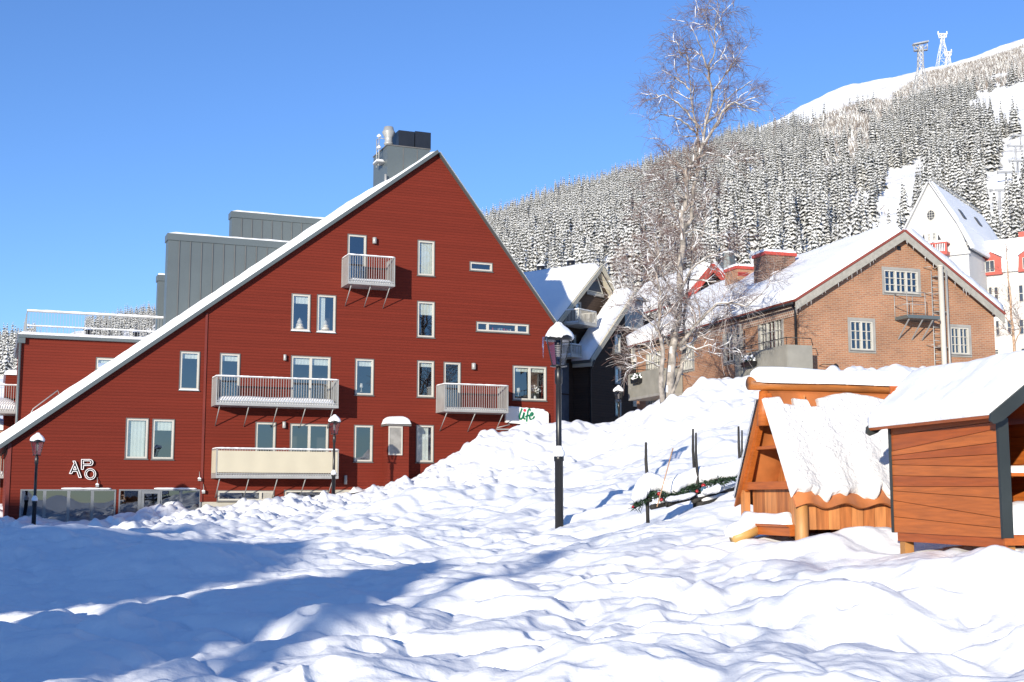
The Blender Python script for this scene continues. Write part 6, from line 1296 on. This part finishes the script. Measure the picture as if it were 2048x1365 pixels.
# ------------------------------------------------------------ cableway towers and lift pylons
def hill_at(px, py):
    ys = np.linspace(300, 1300, 3000); d = ray(px, py); t = d.x/d.y; z = hill_h(np.full_like(ys, t), ys); zz = d.z/d.y*ys; k = np.argmax(z >= zz); Y = ys[k] if z[k] >= zz[k] else float(np.interp(t, rk_t, rk_R)); return float(Y)
FROST = M('frosted_steel', (.66,.66,.66), .7, var=.2, scale=.5); STEEL = M('dark_steel', (.26,.27,.29), .6, var=.4, scale=.4)
def tower(px, yb, yt, xw, segs, headw, label, mat, mat2, Y, head=2):
    """segs: list of (py, halfwidth px)"""
    p0 = at(px, yb, Y); t = empty('cableway_tower', p0, label, 'tower', 'steel cableway towers on the mountain'); m_ = Y/F_PX; b = MB(); lv = [(at(px, y, Y), w_*m_) for y, w_ in segs]; th_ = .45
    def corner(k, q): c, w_ = lv[k]; return c+Vector((w_ if q in (1,2) else -w_, w_ if q in (2,3) else -w_, 0))
    for q in range(4): b.tube([corner(k, q) for k in range(len(lv))], th_*.62, 5)
    L_ = b.build('frame', mat, t); b = MB()
    for k in range(len(lv)-1):
        c0_, w0_ = lv[k]; c1_, w1_ = lv[k+1]; n = max(1, int((c1_.z-c0_.z)/max(3.0, (w0_+w1_)*.9)))
        for i in range(n):
            for q in range(4):
                a0_ = corner(k,q).lerp(corner(k+1,q), i/n); a1_ = corner(k,(q+1)%4).lerp(corner(k+1,(q+1)%4), (i+1)/n); b.tube([a0_, a1_], th_*.33, 4); b.tube([corner(k,(q+1)%4).lerp(corner(k+1,(q+1)%4), i/n), corner(k,q).lerp(corner(k+1,q), (i+1)/n)], th_*.33, 4); b.tube([corner(k,q).lerp(corner(k+1,q), (i+1)/n), a1_], th_*.33, 4)
    b.build('bracing', mat2, t); b = MB(); c = lv[-1][0]; w_ = headw*m_
    b.bar(c+Vector((-w_,0,.6)), c+Vector((w_,0,2.6 if head == 2 else .6)), 3.0, .9); b.bar(c+Vector((-w_*.85,0,-3.2)), c+Vector((w_*.85,0,-2.6)), 2.4, .7)
    for s_ in (-1, 1): b.bar(c+Vector((w_*.85*s_,0,-3)), c+Vector((w_*.9*s_,0,1.2)), .6, .6); b.bar(c+Vector((0,0,-3)), c+Vector((w_*.85*s_,0,.6)), .5, .5)
    if head == 1:
        for s_ in (-1, 1): b.bar(c+Vector((w_*s_,0,0)), c+Vector((w_*s_,0,3.6)), .9, .9)
    b.build('crossarm', mat, t)
Y1 = hill_at(1843, 205)
tower(1841, 205, 92, 0, [(207,16),(133,5),(92,4.2)], 16, 'nearer grey cableway tower with a wide crossarm on the forested ridge', STEEL, FROST, Y1)
tower(1885, 140, 66, 0, [(141,12),(100,6),(86,3.2),(70,3)], 9, 'tall snow-frosted cableway tower standing on the snowy skyline', FROST, FROST, 1225, 1)
tower(1896, 135, 105, 0, [(137,6),(115,3),(106,2.5)], 7, 'short frosted tower just right of the tall tower on the skyline', FROST, FROST, 1215, 1)
for k, (x, yb_, yt_) in enumerate(((2041,300,271),(2031,322,292),(2012,372,345),(1999,420,381),(2035,350,322))):
    Yk = hill_at(x, yb_); p = at(x, yb_, Yk); q = at(x, yt_, Yk); b = MB(); b.tube([p-Vector((0,0,1)), q], .28, 6); b.bar(q+Vector((-2.2,0,0)), q+Vector((2.2,0,0)), .5, .5); b.bar(q+Vector((-2.2,0,-.5)), q+Vector((-2.2,0,.3)), .4, .4); b.bar(q+Vector((2.2,0,-.5)), q+Vector((2.2,0,.3)), .4, .4)
    o = b.build('lift_pylon', STEEL); tag(o, ['highest lift pylon at the right edge, below the open piste','second lift pylon from the top of the right-hand lift line','lift pylon halfway down the line, left of its neighbours','lowest lift pylon, just above the hotel roof','lift pylon close to the right edge at mid height of the lift line'][k], 'ski lift pylon', 'T-shaped ski lift pylons')

# ------------------------------------------------------------ unseen things added behind the photographer to shade the snow
def block(name, label, cat, parts_, mat):
    t = empty(name, (parts_[0][0], parts_[0][2], -2), label, cat)
    for (x0,x1,y0,y1,h) in parts_:
        b = MB(); b.box(x0,x1,y0,y1,-3,h); w_ = b.build('wall', mat, t); b = MB(); b.box(x0-.3,x1+.3,y0-.3,y1+.3,h+.001,h+.2)
        snow_slab(b, (x0-.3,y0-.3,h+.201), (x1-x0+.6,0,0), (0,y1-y0+.6,0), (0,0,1), .5, 20, 10, .08, 3, m=1); b.build('roof', [GREYM, SNOW], w_)
        for z in np.arange(0, h-2.2, 3.0):
            for x in np.arange(x0+1, x1-1.6, 2.6): window(w_ if 0 else t, Plane((0, y1), (-1, 0)), -x-1.2, z+.8, -x, z+2.3, (1,), name='window')
block('stepped_shade_block', 'unseen stepped umber block behind the photographer whose shadow falls on the left', 'building', [(-66,-41.4,-24,-15,13.9),(-41.4,-29.5,-23,-15,9.9),(-29.5,-20.5,-22,-15,7.6)], M('umber_wall', (.16,.09,.05), .8))  # unseen, its steps shaped to throw shade on the left wall and mound
def shade_spruce(x, y, h, sd, label, w=1.0):
    o = bpy.data.objects.new('shading_spruce', hi[sd % 4]); C.objects.link(o); o.location = (x, y, gz(x, y)-.2); o.scale = (h*1.25*w, h*1.25*w, h); tag(o, label, 'tree', 'unseen spruces added behind the photographer')
shade_spruce(-17.8, -19.6, 8.2, 0, 'unseen spruce added behind the camera for shade, left of the timber box', .9); shade_spruce(-15.6, -22.0, 12.4, 1, 'unseen spruce added behind the camera for shade, right of the timber box', .6)  # unseen, added to taper and lengthen the shadow band
kio = empty('shade_kiosk', (-14, -14.7, -2), 'unseen small dark timber box behind the photographer whose shadow crosses the snow', 'shade_kiosk')
b = MB(); b.box(-16.0, -13.9, -16, -13.4, -3, 5.1); b.prism([(-16.0,-16,5.1),(-13.9,-16,5.1),(-14.6,-16,6.2)], (0,2.6,0)); b.build('wall', BROWN, kio); b = MB(); snow_slab(b, (-16.2,-16.2,5.0), (1.6,0,1.3), (0,3.0,0), (-.7,0,.7), .25, 12, 8, .04); snow_slab(b, (-13.7,-16.2,5.0), (-.9,0,1.3), (0,3.0,0), (.7,0,.7), .25, 12, 8, .04); b.build('roof_snow', SNOW, kio)  # unseen box, its width and height set by the shadow band it casts
for x_, y_, H_, sd_, lb_ in ((-7.2,-11.5,8,91,'unseen bare birch added behind the photographer'),):
    t_ = bare_tree(900, 1200, 20, H_, sd_, lb_, name='shading_birch', dens=.35, frost=.2); t_.location = (x_, y_, -2)  # unseen, added for branchy shade on the near snow
